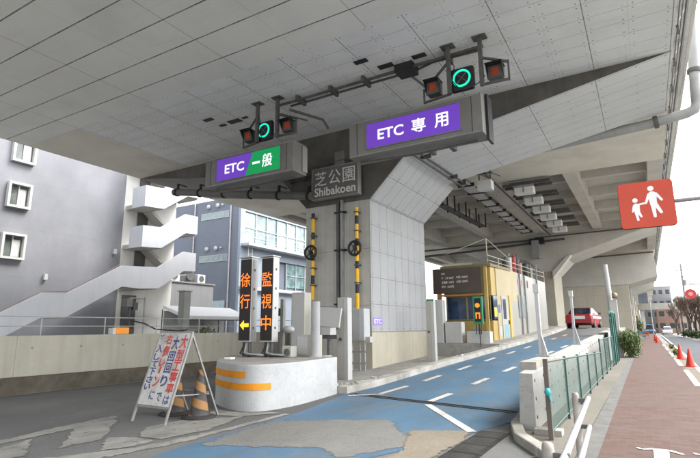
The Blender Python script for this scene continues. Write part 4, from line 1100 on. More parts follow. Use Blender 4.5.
# toll notice
tn = thing('toll_notice', 'dark brown toll notice board with small white lines of text before the booth', 'sign', (-8, 23.8, 3.3))
m = MB(); m.box(-9.13, 23.8, 3.26, -6.66, 23.95, 4.50, plain('notice_brown', (.075, .055, .045), .5, .15, 2)); M = MY(-9.13, 23.8, 3.26)
TW = plain('notice_white', (.62, .60, .58), .6, .1)
for i, (l, r_) in enumerate((('料金', None), ('軽・二輪 800円', '中型 1200円'), ('普通車  950円', '大型 1600円'), ('特大  2500円', None))):
    z = .92 - i * .215
    m.text(l, .46, .46 + (.2 if i == 0 else .62), z, z + .125, M, TW, .02, .004)
    if r_: m.text(r_, 1.22, 1.80, z + .01, z + .135, M, TW, .02, .004)
m.build('board', tn, bevel=0)
m = MB(); m.box(-8.95, 23.82, .62, -8.75, 23.98, 3.255, plain('post_rust', (.36, .17, .05), .7, .25)); m.build('post', tn); m = MB(); m.box(-8.74, 23.85, 3.12, -6.7, 23.93, 3.2, plain('post_rust', (.36, .17, .05))); m.build('cross_rail', tn)
t = thing('booth_signal', 'green framed booth signal with two lit orange symbols', 'signal', (-6.5, 22.5, .7))
GF = plain('signal_frame_green', (.015, .26, .11), .5, .1)
m = MB(); m.box(-6.76, 22.5, 1.75, -6.34, 22.62, 2.98, GF); m.box(-6.69, 22.488, 1.85, -6.41, 22.499, 2.90, LEDF); o = m.build('frame', t)
m = MB(); m.ring((-6.55, 2.58), 'y', .0, .105, 22.474, 22.487, LEDO, 20); m.box(-6.65, 22.474, 1.98, -6.60, 22.487, 2.20, LEDO); m.box(-6.50, 22.474, 1.98, -6.45, 22.487, 2.20, LEDO); m.box(-6.65, 22.474, 2.20, -6.45, 22.487, 2.26, LEDO); m.build('lit_symbols', t)
m = MB()
for dx in (-.12, .0, .1): m.tube([(-6.55 + dx, 22.6, 1.75), (-6.58 + dx, 22.65, 1.5), (-6.62 + dx, 22.8, 1.3)], .02, BLACKM, 6)
m.tube([(-6.55, 22.7, .7), (-6.55, 22.7, 1.75)], .03, PIPE_D); m.build('cable', t)
CB = plain('block_white', (.52, .52, .50), .75, .1, 2, .1, streak=.25)
for x0, x1, z1, lab in ((-7.27, -6.18, 1.42, 'white concrete block at the corner before the yellow booth'), (-8.30, -7.48, 1.86, 'taller white concrete block left of the booth corner block')):
    m = MB(); m.box(x0, 22.95, .55, x1, 23.45, z1, CB); o = m.build('concrete_block', None, ((x0 + x1) / 2, 23.2, .6), bevel=.03); tag(o, lab, 'block', 'concrete blocks before the booth')
t = thing('grey_bollard', 'tall square pale pillar beside the rusty toll notice post', 'pillar', (-8.5, 22.9, .6))
m = MB(); m.box(-8.75, 22.9, .55, -8.36, 23.3, 2.92, CB); m.build('shaft', t, bevel=.02)
m = MB(); m.box(-8.75, 22.88, .56, -8.36, 22.898, .72, plain('base_band_orange', (.6, .22, .05), .6)); m.build('base_band', t)
t = thing('green_sign', 'small green and white sign plate beside the toll notice post', 'sign', (-8.9, 22.7, 2.2))
m = MB(); m.box(-9.15, 22.7, 2.1, -8.72, 22.74, 2.95, GF); m.box(-9.10, 22.69, 2.42, -8.77, 22.699, 2.62, WB); m.build('plate', t)
m = MB(); m.tube([(-8.93, 22.78, .6), (-8.93, 22.78, 2.9)], .03, PIPE_G); m.build('post', t)
# ================================================================== side wall, fence and street side
WALLW = scuffed('barrier_white', (.345, .34, .32), (.13, .12, .105), .55)
def wtop(y): return .88 + (y - 8.8) * .0245
def wl(y): return -2.05 + max(0, 12 - y) / 3.5 * .14
bw = thing('side_wall', 'white painted concrete side wall of the ramp with rows of small drain holes', 'wall', (-1.85, 9, 0))
m = MB()
yw = [8.5, 12, 16, 20, 24, 28, 33.5]
for a, b in zip(yw, yw[1:]):
    m.add([(x, y, z) for y in (a, b) for x, z in ((wl(y), -.03), (-1.66, -.03), (-1.66, wtop(y)), (wl(y) + .05, wtop(y)))], [(0, 4, 7, 3), (1, 5, 6, 2), (3, 7, 6, 2)] + ([(0, 1, 2, 3)] if a == yw[0] else []) + ([(4, 5, 6, 7)] if b == yw[-1] else []), WALLW)
m.box(-1.97, 9.1, wtop(9) + .002, -1.70, 11.2, wtop(11) + .08, KERB)
m.build('body', bw)
m = MB()
for i in range(30):
    y = 8.66 + i * .78
    for dz in (.12, .40, .68):
        z = wtop(y) - dz
        m.tube([(-1.664, y, z), (-1.654, y, z)], .028, BLACKM, 8)
m.build('drain_hole', bw)
for i in range(4): pass
m = MB(); m.box(-1.64, 8.2, 0, -1.25, 8.45, .10, KERB); o = m.build('kerb_block', None, (-1.45, 8.7, 0)); tag(o, 'small rough concrete footing in front of the white side wall', 'block')
POSTG = plain('post_pale_grey', (.42, .425, .43), .5, .12, 2, streak=.15)
def ramp_post(x, y, z1, r_, label):
    t = thing('ramp_post', label, 'post', (x, y, wtop(y)), 'grey posts standing on the side wall')
    m = MB(); m.box(x - r_, y - r_, wtop(y) - .05, x + r_, y + r_, z1, POSTG); m.build('shaft', t, bevel=.008)
    m = MB(); m.box(x - r_ - .02, y - r_ - .02, z1 - .16, x + r_ + .02, y + r_ + .02, z1 + .02, OFFW); m.build('cap', t)
    m = MB(); m.prism([(x + r_ + .002, wtop(y) + .005), (x + r_ + .12, wtop(y) + .005), (x + r_ + .002, wtop(y) + .5)], 'y', y - .05, y + .05, PIPE_G); m.box(x - .11, y - .11, wtop(y) + .09 if y < 11.2 else wtop(y), x + .17, y + .11, wtop(y) + .11 if y < 11.2 else wtop(y) + .02, PIPE_G); m.build('foot', t)
ramp_post(-1.93, 10.95, 2.46, .037, 'nearer square grey post bolted to the top of the white side wall')
ramp_post(-1.93, 16.6, 2.66, .037, 'farther square grey post bolted to the top of the white side wall')
t = thing('tall_pole', 'tall pale pole with grey box and small camera behind the green fence', 'pole', (-1.5, 30.8, 0))
m = MB(); m.tube([(-1.55, 31, 0), (-1.72, 31.1, 5.0)], [.17, .14], OFFW, 14); m.build('shaft', t)
m = MB(); m.box(-1.66, 30.5, 1.35, -1.3, 30.85, 3.0, OFFW); m.box(-1.72, 30.4, 0, -1.24, 30.82, 1.34, PIPE_G); m.build('box', t)
m = MB(); m.box(-1.5, 30.4, 3.1, -1.25, 30.8, 3.35, BLACKM); m.ball((-1.36, 30.4, 3.25), .14, plain('camera_tan', (.35, .27, .2), .5)); m.build('lamp', t)
# green mesh fence
def mesh_mat(name, col, pitch, wire):
    c = Ctx(name, True)
    a, b = (c.y + c.z).dist(pitch), (c.y - c.z).dist(pitch)
    wv = c.noise(.8, detail=4).step(.35, .65)
    hit = a.lt(wire).mx(b.lt(wire))
    k = c.mix(wv, dk(col, .75), dk(col, 1.2))
    c.nt.links.new(hit.k, c.b.inputs['Alpha'])
    return c.done(k, .55)
NETG = mesh_mat('green_wire_mesh', (.045, .085, .072), .06, .0105)
FG = plain('fence_green', (.03, .085, .068), .5, .2, 4)
fpost = []
ft = thing('mesh_fence', 'green wire mesh fence with dark end post beside the brick footway', 'fence', (-1.35, 8, 0))
ypost = [7.92 + 1.92 * i for i in range(11)]
for i, (a, b) in enumerate(zip(ypost, ypost[1:])):
    zt, zu = (1.10 - .030 * (a - 7.92), 1.10 - .030 * (b - 7.92)) if i < 5 else (1.19, 1.19)
    m = MB(); m.sheet([(-1.35, a + .03, .10), (-1.35, b - .03, .10), (-1.35, b - .03, zu), (-1.35, a + .03, zt)], NETG)
    m.tube([(-1.35, a, zt), (-1.35, b, zu)], .018, FG if i else PIPE_D, 7); m.tube([(-1.35, a, .12), (-1.35, b, .12)], .014, FG, 7); m.build('mesh_panel', ft)
for i, y in enumerate(ypost):
    m = MB(); s_ = .032 if i == 0 else .02
    m.box(-1.35 - s_, y - s_, 0, -1.35 + s_, y + s_, (1.14 - .030 * (y - 7.92) if i < 5 else 1.23), plain('fence_post_rust', (.10, .085, .07), .7) if i == 0 else FG); m.build('post', ft)
m = MB(); m.ball((-1.34, 7.86, .68), (.045, .05, .06), plain('teal_tie', (.03, .30, .33), .5), 10, 7); m.tube([(-1.33, 7.85, .68), (-1.3, 7.84, .55)], .012, plain('teal_tie', (.03, .3, .33))); m.build('tie', ft)
t = thing('green_screen', 'tall narrow green screen panel standing behind the mesh fence', 'screen', (-1.32, 25.5, 0))
m = MB(); m.prism([(24.2, 0), (27.2, 0), (27.2, 2.1), (26.7, 2.3), (24.9, 2.3), (24.4, 2.15), (24.2, 1.9)], 'x', -1.40, -1.33, plain('screen_green', (.035, .145, .115), .6, .2, 1.5)); m.build('panel', t)
for y in (24.35, 25.7, 27.05): m = MB(); m.box(-1.328, y - .03, 0, -1.28, y + .03, 2.2, FG); m.build('post', t)
t = thing('steel_stand', 'dark steel frame stand tucked between the fence and the grey box', 'stand', (-1.5, 22.3, 0))
m = MB()
for y in (21.8, 22.7): m.bar((-1.5, y, 0), (-1.5, y, 1.05), .05, .05, PIPE_D)
for z in (.3, .65, 1.0): m.bar((-1.5, 21.8, z), (-1.5, 22.7, z), .05, .05, PIPE_D)
m.build('frame', t)
# bicycle barrier rails at the lower edge
GAL = plain('rail_white_paint', (.37, .38, .385), .4, .12, 6, .03, metal=.1, dirt=(.25, .2, .16), dirt_amt=.25)
GALD = plain('rail_post_grey', (.33, .31, .28), .5, .25, 6, metal=.2, dirt=(.16, .11, .07), dirt_amt=.5)
t = thing('pipe_guard_rail', 'two white pipe rails on weathered round posts at the footway edge', 'guard rail', (-.68, 4.6, 0))
for y, x, mt in ((5.95, -.74, GALD), (3.37, -.60, GALD), (.8, -.55, GALD)):
    m = MB(); m.tube([(x, y, 0), (x, y, .88), (x, y, .905), (x, y, .915)], [.036, .036, .032, .018], mt, 14); m.build('post', t)
for z, y0, x0 in ((.84, 6.15, -.635), (.58, 5.95, -.63)):
    m = MB(); m.tube([(x0, y0, z), (x0 + .01, y0 - .12, z + .01), (-.50, 3.2, z), (-.44, .6, z)], .024, GAL, 12); m.build('rail', t)
for z in (.84, .58):
    for y, x in ((5.95, -.74), (3.37, -.60)): m = MB(); m.box(x, y - .02, z - .02, x + .12, y + .02, z + .02, PIPE_D); m.build('clip', t)

# ------------------------------------------------------------------ cars
TYRE = plain('tyre_black', (.02, .02, .02), .85); RIM = plain('wheel_rim', (.4, .4, .41), .35, .1, metal=.7)
CGL = glass_mat('car_glass', (.012, .016, .02), .05)
TLAMP = plain('tail_lamp_red', (.45, .02, .02), .3); HLAMP = plain('head_lamp_clear', (.7, .72, .74), .2)
CHR = plain('chrome', (.6, .6, .6), .2, .05, metal=.9); PLATE = plain('plate_white_green', (.75, .77, .74), .5, .05)
def car(name, label, cat, loc, rz, body, lower=None, L=4.6, Wd=1.70, Ht=1.48, style='sedan', band=None, group=None, sign=None):
    t = lthing(name, label, cat, loc, group, rz)          # nose towards local +Y
    hw = Wd / 2
    bodym = plain(body[0], body[1], .3, .06, 2, 0, spec=.6)
    low = plain(lower[0], lower[1], .3, .06, 2, 0, spec=.6) if lower else bodym
    belt = .92 if style == 'sedan' else 1.0
    def loft(secs, mt_of, close=True):
        mb = MB(); n = len(secs[0][1]); vs = [(x, y, z) for y, pr in secs for x, z in pr]
        for i in range(len(secs) - 1):
            for j in range(n):
                k = (j + 1) % n
                mb.add([vs[i * n + j], vs[i * n + k], vs[(i + 1) * n + k], vs[(i + 1) * n + j]], [(0, 1, 2, 3)], mt_of(i, j), True)
        mb.add(vs[:n], [tuple(range(n))], mt_of(0, 0)); mb.add(vs[-n:], [tuple(range(n))], mt_of(0, 0))
        return mb
    def prof(w, z0, z1):
        return [(-w * .90, z0), (w * .90, z0), (w * .98, z0 + .12), (w, z0 + (z1 - z0) * .5), (w * .965, z1 - .09), (w * .87, z1), (-w * .87, z1), (-w * .965, z1 - .09), (-w, z0 + (z1 - z0) * .5), (-w * .98, z0 + .12)]
    h = L / 2
    if style == 'sedan':
        st = [(-h, .93, .36, .80), (-h + .06, .97, .28, .88), (-h + .5, 1.0, .2, .93), (-h + 1.2, 1.0, .18, .94), (0, 1.0, .18, .93), (h - 1.3, 1.0, .18, .92), (h - .5, .98, .2, .80), (h - .08, .93, .26, .70), (h, .86, .34, .62)]
        gh = [(-h + .72, .80, .90, .93), (-h + 1.25, .74, .9, Ht - .05), (-h + 1.7, .72, .9, Ht), (-.05 + .3, .72, .9, Ht - .01), (.55, .74, .9, Ht - .10), (1.22, .82, .9, .93)]
    else:
        st = [(-h, .95, .36, .95), (-h + .06, .98, .28, 1.0), (-h + .5, 1.0, .2, 1.02), (0, 1.0, .18, 1.0), (h - .9, 1.0, .18, .98), (h - .3, .97, .2, .86), (h, .9, .3, .68)]
        gh = [(-h + .05, .84, .95, 1.02), (-h + .3, .80, .95, Ht - .04), (-h + .9, .79, .95, Ht), (.3, .79, .95, Ht - .02), (.8, .80, .95, Ht - .14), (h - .75, .84, .95, 1.0)]
    mb = loft([(y, prof(hw * a, z0, z1)) for y, a, z0, z1 in st], lambda i, j: bodym); mb.build('body', t, local=True, bevel=0)
    mb = MB()
    def ghp(w, z0, z1, y): return [(-w * hw * 1.12, z0), (w * hw * 1.12, z0), (w * hw, z1 - .06), (w * hw * .88, z1), (-w * hw * .88, z1), (-w * hw, z1 - .06)]
    gm = lambda i, j: bodym if (j in (2, 3, 4) and 0 < i < len(gh) - 2) else CGL
    loft([(y, ghp(w, z0, z1, y)) for y, w, z0, z1 in gh], gm).build('cabin', t, local=True)
    for y in (-h + .95, h - .85):
        for s_ in (-1, 1):
            m = MB(); m.tube([(s_ * (hw - .19), y, .31), (s_ * (hw + .005), y, .31)], .31, TYRE, 20); w = m.build('wheel', t, local=True)
            m = MB(); m.tube([(s_ * (hw - .02), y, .31), (s_ * (hw + .012), y, .31)], .19, RIM, 16); m.build('rim', w, local=True)
    zl = .70 if style == 'sedan' else .80
    for s_ in (-1, 1):
        m = MB(); m.box(s_ * hw * .50, -h - .012, zl - .07, s_ * hw * .90, -h + .15, zl + .08, TLAMP); m.build('tail_light', t, local=True)
        m = MB(); m.box(s_ * hw * .45, h - .16, zl - .14, s_ * hw * .84, h - .035, zl - .02, HLAMP); m.build('headlight', t, local=True)
        m = MB(); m.box(s_ * (hw - .02), .72, .92, s_ * (hw + .16), .80, 1.04, bodym); m.build('mirror', t, local=True)
    m = MB(); m.box(-hw * .96, -h - .07, .32, hw * .96, -h + .05, .50, low); m.build('bumper', t, local=True, bevel=.03)
    m = MB(); m.box(-hw * .93, h - .1, .28, hw * .93, h + .05, .46, low); m.build('bumper', t, local=True, bevel=.03)
    m = MB(); m.box(-.17, -h - .02, .60, .17, -h - .004, .76, PLATE); m.build('number_plate', t, local=True)
    if band:
        bm_ = plain(band[0], band[1], .35, .05)
        m = MB(); m.box(-hw * .49, -h - .006, .58, hw * .49, -h + .02, .80, bm_)
        for s_ in (-1, 1): m.box(s_ * (hw - .01), -h + .2, .62, s_ * (hw + .012), h - .5, .78, bm_)
        m.build('white_band', t, local=True)
    if sign:
        m = MB(); m.box(-.16, -.2, Ht - .01, .16, -.02, Ht + .14, OFFW); m.build('roof_lamp', t, local=True)
    return t
car('taxi', 'red taxi with white band driving away up the ramp', 'taxi', (-3.80, 38.9, hz(38.9) + .005), R(-3), ('taxi_red', (.30, .012, .02)), None, 4.65, 1.70, 1.38, 'sedan', ('taxi_white', (.68, .66, .66)), None, False)
car('parked_car', 'white car parked past the far side of the street by the bare trees', 'car', (6.1, 62, 0), R(175), ('car_white', (.70, .70, .70)), None, 4.4, 1.7, 1.5, 'hatch')
car('parked_car', 'small white car stopped far down the street', 'car', (3.2, 116, 0), R(178), ('car_white', (.7, .7, .7)), None, 4.2, 1.66, 1.5, 'sedan')
car('parked_car', 'blue van standing far away at the end of the footway', 'van', (.4, 121, .02), R(180), ('car_blue', (.06, .13, .24)), None, 4.3, 1.7, 1.95, 'hatch')

# cones on the street side
CRED = plain('cone_red', (.55, .032, .012), .5, .1, 5)
def red_cone(x, y, label):
    t = lthing('red_cone', label, 'traffic cone', (x, y, .014), 'red cones along the dirt strip')
    m = MB(); m.tube([(0, 0, .03), (0, 0, .07), (0, 0, .66), (0, 0, .70)], [.17, .15, .035, .02], CRED, 18); m.build('cone_body', t, local=True)
    m = MB(); m.box(-.19, -.19, 0, .19, .19, .032, CRED); m.build('base', t, local=True)
    return t
c1 = red_cone(1.30, 24.3, 'nearest red cone standing on the dirt strip by the white street line')
dup(c1, (1.22, 29.6, .014), label='second red cone behind the nearest one, beside the low weeds')
dup(c1, (.62, 57, .02), label='red cone far up the brick footway, the nearer of two')
dup(c1, (.55, 64, .02), label='red cone far up the brick footway, the farther of two')
for x, y, cl, lab in ((-.55, 84, (.62, .16, .02), 'orange work barrier across the far footway'), (-.9, 72, (.05, .2, .42), 'blue work barrier by the foot of the beige wall')):
    t = thing('work_barrier', lab, 'barrier', (x, y, .02), 'work barriers far along the footway')
    mt = plain('barrier_%d' % int(y), cl, .5)
    m = MB(); m.box(x - .6, y - .03, .65, x + .6, y + .03, .95, mt); m.box(x - .6, y - .025, .3, x + .6, y + .025, .42, mt); m.build('board', t)
    m = MB()
    for dx in (-.5, .5): m.bar((x + dx, y - .25, .02), (x + dx, y, .96), .04, .04, mt); m.bar((x + dx, y + .25, .02), (x + dx, y + .01, .96), .04, .04, mt)
    m.build('leg', t)

# ------------------------------------------------------------------ plants
def leaf_mat(name, c1_, c2_):
    c = Ctx(name, False)
    n = c.noise(7, detail=3).step(.3, .7)
    return c.done(c.mix(n, c1_, c2_), .65, 0, .25)
LEAF = leaf_mat('bush_leaf', (.06, .10, .03), (.17, .22, .09)); LEAFY = leaf_mat('weed_leaf', (.09, .13, .03), (.20, .24, .07)); LEAFD = leaf_mat('far_leaf', (.03, .055, .02), (.08, .11, .04))
BARK = plain('bark', (.13, .095, .07), .9, .3, 6); BARKR = plain('bark_reddish', (.125, .085, .065), .9, .3, 6)
rnd = random.Random(11)
def leaves(m, c, r, n, size, mt, shell=.45):
    for _ in range(n):
        while True:
            d = Vector((rnd.uniform(-1, 1), rnd.uniform(-1, 1), rnd.uniform(-1, 1)))
            if .05 < d.length < 1: break
        d = d.normalized() * (shell + (1 - shell) * rnd.random()) * (1 + .22 * math.sin(d.x * 7 + d.z * 5))
        p = Vector(c) + Vector((d.x * r[0], d.y * r[1], d.z * r[2]))
        if p.z < .02: p.z = .02 + rnd.random() * .1
        q = Matrix.Translation(p) @ Matrix.Rotation(rnd.uniform(0, 6.28), 4, 'Z') @ Matrix.Rotation(rnd.uniform(-1.3, 1.3), 4, 'X')
        s_ = size * rnd.uniform(.6, 1.4)
        m.add([q @ Vector(v) for v in ((-s_ * .35, 0, 0), (0, -s_ * .7, .1 * s_), (s_ * .35, 0, 0), (0, s_ * .9, -.15 * s_))], [(0, 1, 2, 3)], mt)
def bush(x, y, r, h, n, size, mt, label, name='bush', group=None):
    t = lthing(name, label, 'bush', (x, y, 0), group)
    m = MB()
    for k in range(7):
        a = rnd.uniform(0, 6.28); d = r * rnd.uniform(.1, .6)
        leaves(m, (d * math.cos(a), d * 1.5 * math.sin(a), h * rnd.uniform(.3, .65)), (r * .55, r * .8, h * .36), n // 7, size, mt)
    m.build('foliage', t, local=True)
    m = MB()
    for k in range(6):
        a = rnd.uniform(0, 6.28); m.tube([(0, 0, 0), (r * .3 * math.cos(a), r * .4 * math.sin(a), h * .4), (r * .5 * math.cos(a), r * .7 * math.sin(a), h * .8)], [.03, .02, .008], BARK, 5)
    m.build('stem', t, local=True)
bush(-.95, 30.5, .80, 1.45, 6500, .075, LEAF, 'leafy green bush spilling over the footway edge beside the grey box')
bush(1.25, 33.5, .28, .42, 420, .07, LEAFY, 'low yellow green weeds in the dirt strip behind the cones', 'weed_clump')
bush(1.3, 43, .25, .4, 300, .08, LEAFY, 'small weeds farther along the dirt strip', 'weed_clump')
def bare_tree(x, y, h, spread, mt, label, seed, tw=3):
    rg = random.Random(seed)
    t = lthing('bare_tree', label, 'tree', (x, y, 0), 'bare street trees')
    tr = MB(); cr = MB()
    def grow(p, d, l, r_, k):
        q = p + d * l; mid = (p + q) / 2 + Vector((rg.uniform(-1, 1), rg.uniform(-1, 1), 0)) * l * .07
        (tr if k == 0 else cr).tube([p, mid, q], [r_, r_ * .85, r_ * .65], mt, 6 if k < 2 else 4, caps=False)
        if k >= 4: return
        for _ in range(tw + (k > 1)):
            a = Vector((rg.uniform(-1, 1), rg.uniform(-1, 1), rg.uniform(.1, .9))) * spread
            grow(p + d * l * rg.uniform(.55, 1.0), (d + a).normalized(), l * rg.uniform(.5, .72), r_ * .52, k + 1)
    grow(Vector((0, 0, 0)), Vector((0, 0, 1)), h * .36, h * .022, 0)
    tr.build('trunk', t, local=True); cr.build('crown', t, local=True)
for i, (x, y, h, mt) in enumerate(((5.2, 70, 7.2, BARKR), (5.0, 82, 7.5, BARKR), (5.5, 94, 8, BARK), (4.6, 108, 8, BARKR), (6.8, 76, 6.5, BARK), (5.9, 86, 8.2, BARKR), (4.9, 99, 8.4, BARKR), (7.6, 84, 8, BARK))):
    bare_tree(x, y, h, .62, mt, ('nearest reddish bare tree along the far kerb of the street', 'second reddish bare tree along the far kerb', 'brown bare tree farther down the far kerb', 'farthest bare tree where the street bends', 'brown bare tree set back from the street behind the white car', 'reddish bare tree crowding behind the second kerb tree', 'tall reddish bare tree before the utility pole', 'brown bare tree close to the cream house')[i], 40 + i, 4)
for i, (x, y, r_, h) in enumerate(((5.3, 67, .9, 1.2), (5.1, 76, .9, 1.1), (4.9, 88, 1.0, 1.2), (6.4, 72, .8, 1.3))):
    bush(x, y, r_, h, 700, .16, LEAFD, ('nearest clipped shrub under the bare street trees', 'second shrub under the bare street trees', 'far shrub under the bare street trees', 'dark shrub set back beside the white car')[i], 'shrub', 'shrubs under the street trees')
bush(-1.2, 92, .9, 3.6, 800, .2, LEAF, 'tall green shrub against the far piers at the footway end', 'shrub')

# ------------------------------------------------------------------ far street furniture and buildings
t = thing('utility_pole', 'concrete utility pole with crossarms rising over the bare trees', 'utility pole', (6.2, 106, 0))
m = MB(); m.tube([(6.2, 106, 0), (6.2, 106, 12.5)], [.2, .13], plain('utility_grey', (.26, .25, .24), .8), 12); m.build('shaft', t)
m = MB()
for z in (12, 11.3, 10.2): m.box(5.2, 105.9, z, 7.2, 106.02, z + .1, PIPE_D)
m.build('crossarm', t)
m = MB(); m.tube([(6.55, 106, 8.6), (6.55, 106, 9.6)], .28, PIPE_G, 12); m.build('transformer', t)
for i, (a, b, s_) in enumerate((((-8, 118, 12.9), (6.2, 106, 12.1), .5), ((6.2, 106, 12.1), (40, 84, 12.0), .5), ((-8, 117.5, 11.7), (6.2, 105.95, 11.4), .5), ((6.2, 105.95, 11.4), (40, 83, 11.0), .6), ((6.2, 106, 10.2), (24, 60, 10.2), .6))):
    a, b = Vector(a), Vector(b)
    m = MB(); m.tube([a.lerp(b, k / 12) - Vector((0, 0, s_ * 4 * (k / 12) * (1 - k / 12))) for k in range(13)], .035, BLACKM, 5)
    o = m.build('overhead_wire'); tag(o, 'thin dark overhead wires strung to the far utility pole', 'wire', 'overhead wires at the utility pole')
t = thing('round_sign', 'round red road sign on an arm over the far side of the street', 'sign', (4.6, 60, 0))
m = MB(); m.ring((4.02, 4.72), 'y', 0, .48, 59.97, 60.0, plain('roundel_red', (.66, .06, .06), .4), 28); m.ring((4.02, 4.72), 'y', .0, .2, 59.96, 59.969, plain('roundel_pale', (.72, .35, .33), .5), 24); m.build('disc', t)
m = MB(); m.tube([(6.2, 60.06, 0), (6.2, 60.06, 5.4), (5.9, 60.06, 5.7), (4.0, 60.06, 5.7)], .06, PIPE_G, 10); m.bar((4.02, 60.06, 4.3), (4.02, 60.06, 5.7), .05, .04, PIPE_G); m.build('pole', t)
t = thing('street_lamp', 'slim white pole beside the far footway below the small traffic board', 'pole', (.75, 99, 0))
m = MB(); m.tube([(.75, 99, 0), (.75, 99, 5.5)], .07, OFFW, 8); m.build('shaft', t)
m = MB(); m.box(-.9, 98.9, 5.4, .5, 99, 7.2, plain('board_blue_grey', (.17, .19, .24), .5)); m.box(.4, 98.93, 5.5, .8, 98.98, 5.6, PIPE_G); m.build('board', t)
def facade(name, label, x0, x1, y0, y1, h, wall, rows, cols, win=(.06, .07, .08), group=None, faces=('f',), sill=1.0, wh=1.3):
    t = thing(name, label, 'building', ((x0 + x1) / 2, y0, 0), group)
    m = MB(); m.box(x0, y0, -.1, x1, y1, h, plain('wall_' + name + '_%d_%d' % (abs(int(x0 * 10)), int(y0)), wall, .85, .12, .4, .05, streak=.15, world=True)); m.build('wall', t)
    m = MB(); m.box(x0 - .15, y0 - .15, h + .002, x1 + .15, y1 + .15, h + .35, FASC); m.build('roof', t)
    gm = plain('far_window', win, .2, .2, 1)
    fh = h / rows
    cw = (x1 - x0) / cols
    for r_ in range(rows):
        for c_ in range(cols):
            xa = x0 + cw * (c_ + .22); xb = x0 + cw * (c_ + .78); za = fh * r_ + sill
            m = MB(); m.box(xa, y0 - .03, za, xb, y0 - .002, min(za + wh, fh * (r_ + 1) - .3), gm); w = m.build('window', t)
            m = MB(); m.box(xa - .08, y0 - .08, za - .1, xb + .08, y0 - .002, za - .003, FASC); m.build('sill', w)
    if 's' in faces:      # windows on the street-facing -X side
        n = max(2, int((y1 - y0) / 3.2)); cw2 = (y1 - y0) / n
        for r_ in range(rows):
            for c_ in range(n):
                ya = y0 + cw2 * (c_ + .22); yb2 = y0 + cw2 * (c_ + .78); za = fh * r_ + sill
                m = MB(); m.box(x0 - .03, ya, za, x0 - .002, yb2, min(za + wh, fh * (r_ + 1) - .3), gm); w = m.build('window', t)
    return t
facade('shop_house', 'pale low house with white wall at the far right of the street', 9, 18, 58, 72, 4.6, (.55, .54, .5), 1, 3, faces=('f', 's'))
facade('shop_house', 'cream two storey house beyond the bare trees', 8.6, 16, 78, 90, 6.2, (.48, .45, .38), 2, 3, faces=('f', 's'))
facade('office_block', 'grey office block with dark window rows above the far end of the street', -1.5, 6.5, 165, 185, 12.4, (.30, .30, .31), 4, 5)
facade('office_block', 'low tan office block closing the street behind the bare trees', 7, 16, 150, 170, 8.6, (.42, .37, .33), 3, 5, faces=('f', 's'))
facade('office_block', 'slim grey office block beside the tan one', 17, 24, 160, 175, 10.6, (.36, .37, .38), 4, 4)
facade('shop_house', 'narrow brick coloured house front at the street end', 2.2, 6.0, 140, 150, 5.5, (.35, .22, .17), 2, 2)
t = thing('footbridge', 'pale concrete footbridge crossing behind the trees', 'bridge', (6, 130, 0))
m = MB(); m.box(-3, 130, 5.2, 30, 133, 6.6, plain('bridge_concrete', (.42, .41, .38), .8, .15, .5, streak=.2, world=True)); m.build('deck', t)
for x in (-1.2, 7.5, 16): m = MB(); m.box(x, 130.8, -.1, x + .9, 132.2, 5.197, FASC); m.build('support', t)
# ================================================================== left side: retaining wall, buildings
RW = seams('retaining_wall_paint', (.35, .335, .275), [('y', 4.1, 7.0, .012, .35)], [('y', 1.35, 7.4, 'z', 3, 1.15, .035, .5)], var=.14, scale=.6, streak=.35, stain=(.26, .23, .17), stain_amt=.35)
t = thing('retaining_wall', 'low greenish beige concrete wall with hand rail along the plaza', 'wall', (-14.35, 12, 0))
m = MB(); m.box(-14.6, -8, .42, -14.2, 70, 1.47, RW); m.build('panel', t, bevel=.015)
m = MB(); m.box(-14.6, -8, -.03, -14.1, 70, .417, plain('wall_foot_dirty', (.095, .082, .062), .95, .4, 3, .5, 20, world=True)); m.build('footing', t)
m = MB()
for i in range(22): m.tube([(-14.45, 2 + i * 1.9, 1.47), (-14.45, 2 + i * 1.9, 2.0)], .02, PIPE_G, 6)
m.tube([(-14.45, -6, 1.98), (-14.45, 42, 1.98)], .015, PIPE_G, 6); m.tube([(-14.45, -6, 1.72), (-14.45, 42, 1.72)], .012, PIPE_G, 6); m.build('hand_rail', t)
t = thing('steel_column', 'square dull steel column standing behind the low wall', 'column', (-14.9, 13, 0))
m = MB(); m.box(-15.05, 12.9, -.02, -14.75, 13.2, 3.0, plain('column_dull', (.20, .205, .19), .7, .2, 1.5, streak=.3)); m.build('shaft', t)
m = MB(); m.box(-15.1, 12.85, 3.003, -14.7, 13.25, 3.05, PIPE_G); m.build('cap', t)
t = thing('warning_box', 'orange box lamp sitting on the low wall', 'warning box', (-14.4, 10.1, 1.5))
m = MB(); m.box(-14.5, 9.88, 1.473, -14.3, 10.36, 1.68, plain('box_orange', (.78, .27, .02), .5, .08)); m.build('body', t, bevel=.02)
m = MB(); m.box(-14.52, 9.78, 1.473, -14.28, 9.876, 1.66, OFFW); m.build('end_cap', t)
t = thing('camera_mast', 'dark camera unit on a short mast behind the low wall', 'camera', (-14.7, 10.6, 0))
m = MB(); m.tube([(-14.7, 10.6, 0), (-14.7, 10.6, 2.55)], .05, BLACKM, 8); m.box(-14.8, 10.5, 1.2, -14.6, 10.75, 1.62, BLACKM); m.build('mast', t)
m = MB(); m.box(-14.85, 10.4, 2.35, -14.58, 10.62, 2.62, PIPE_D); m.box(-14.82, 10.68, 2.25, -14.62, 10.85, 2.5, BLACKM); m.build('head', t)
m = MB(); m.tube([(-14.7, 10.7, 1.9), (-14.6, 11.1, 1.82), (-14.6, 11.6, 1.62), (-14.55, 12.6, 1.55), (-14.6, 13, 1.6)], .025, BLACKM, 6); m.build('cable', t)

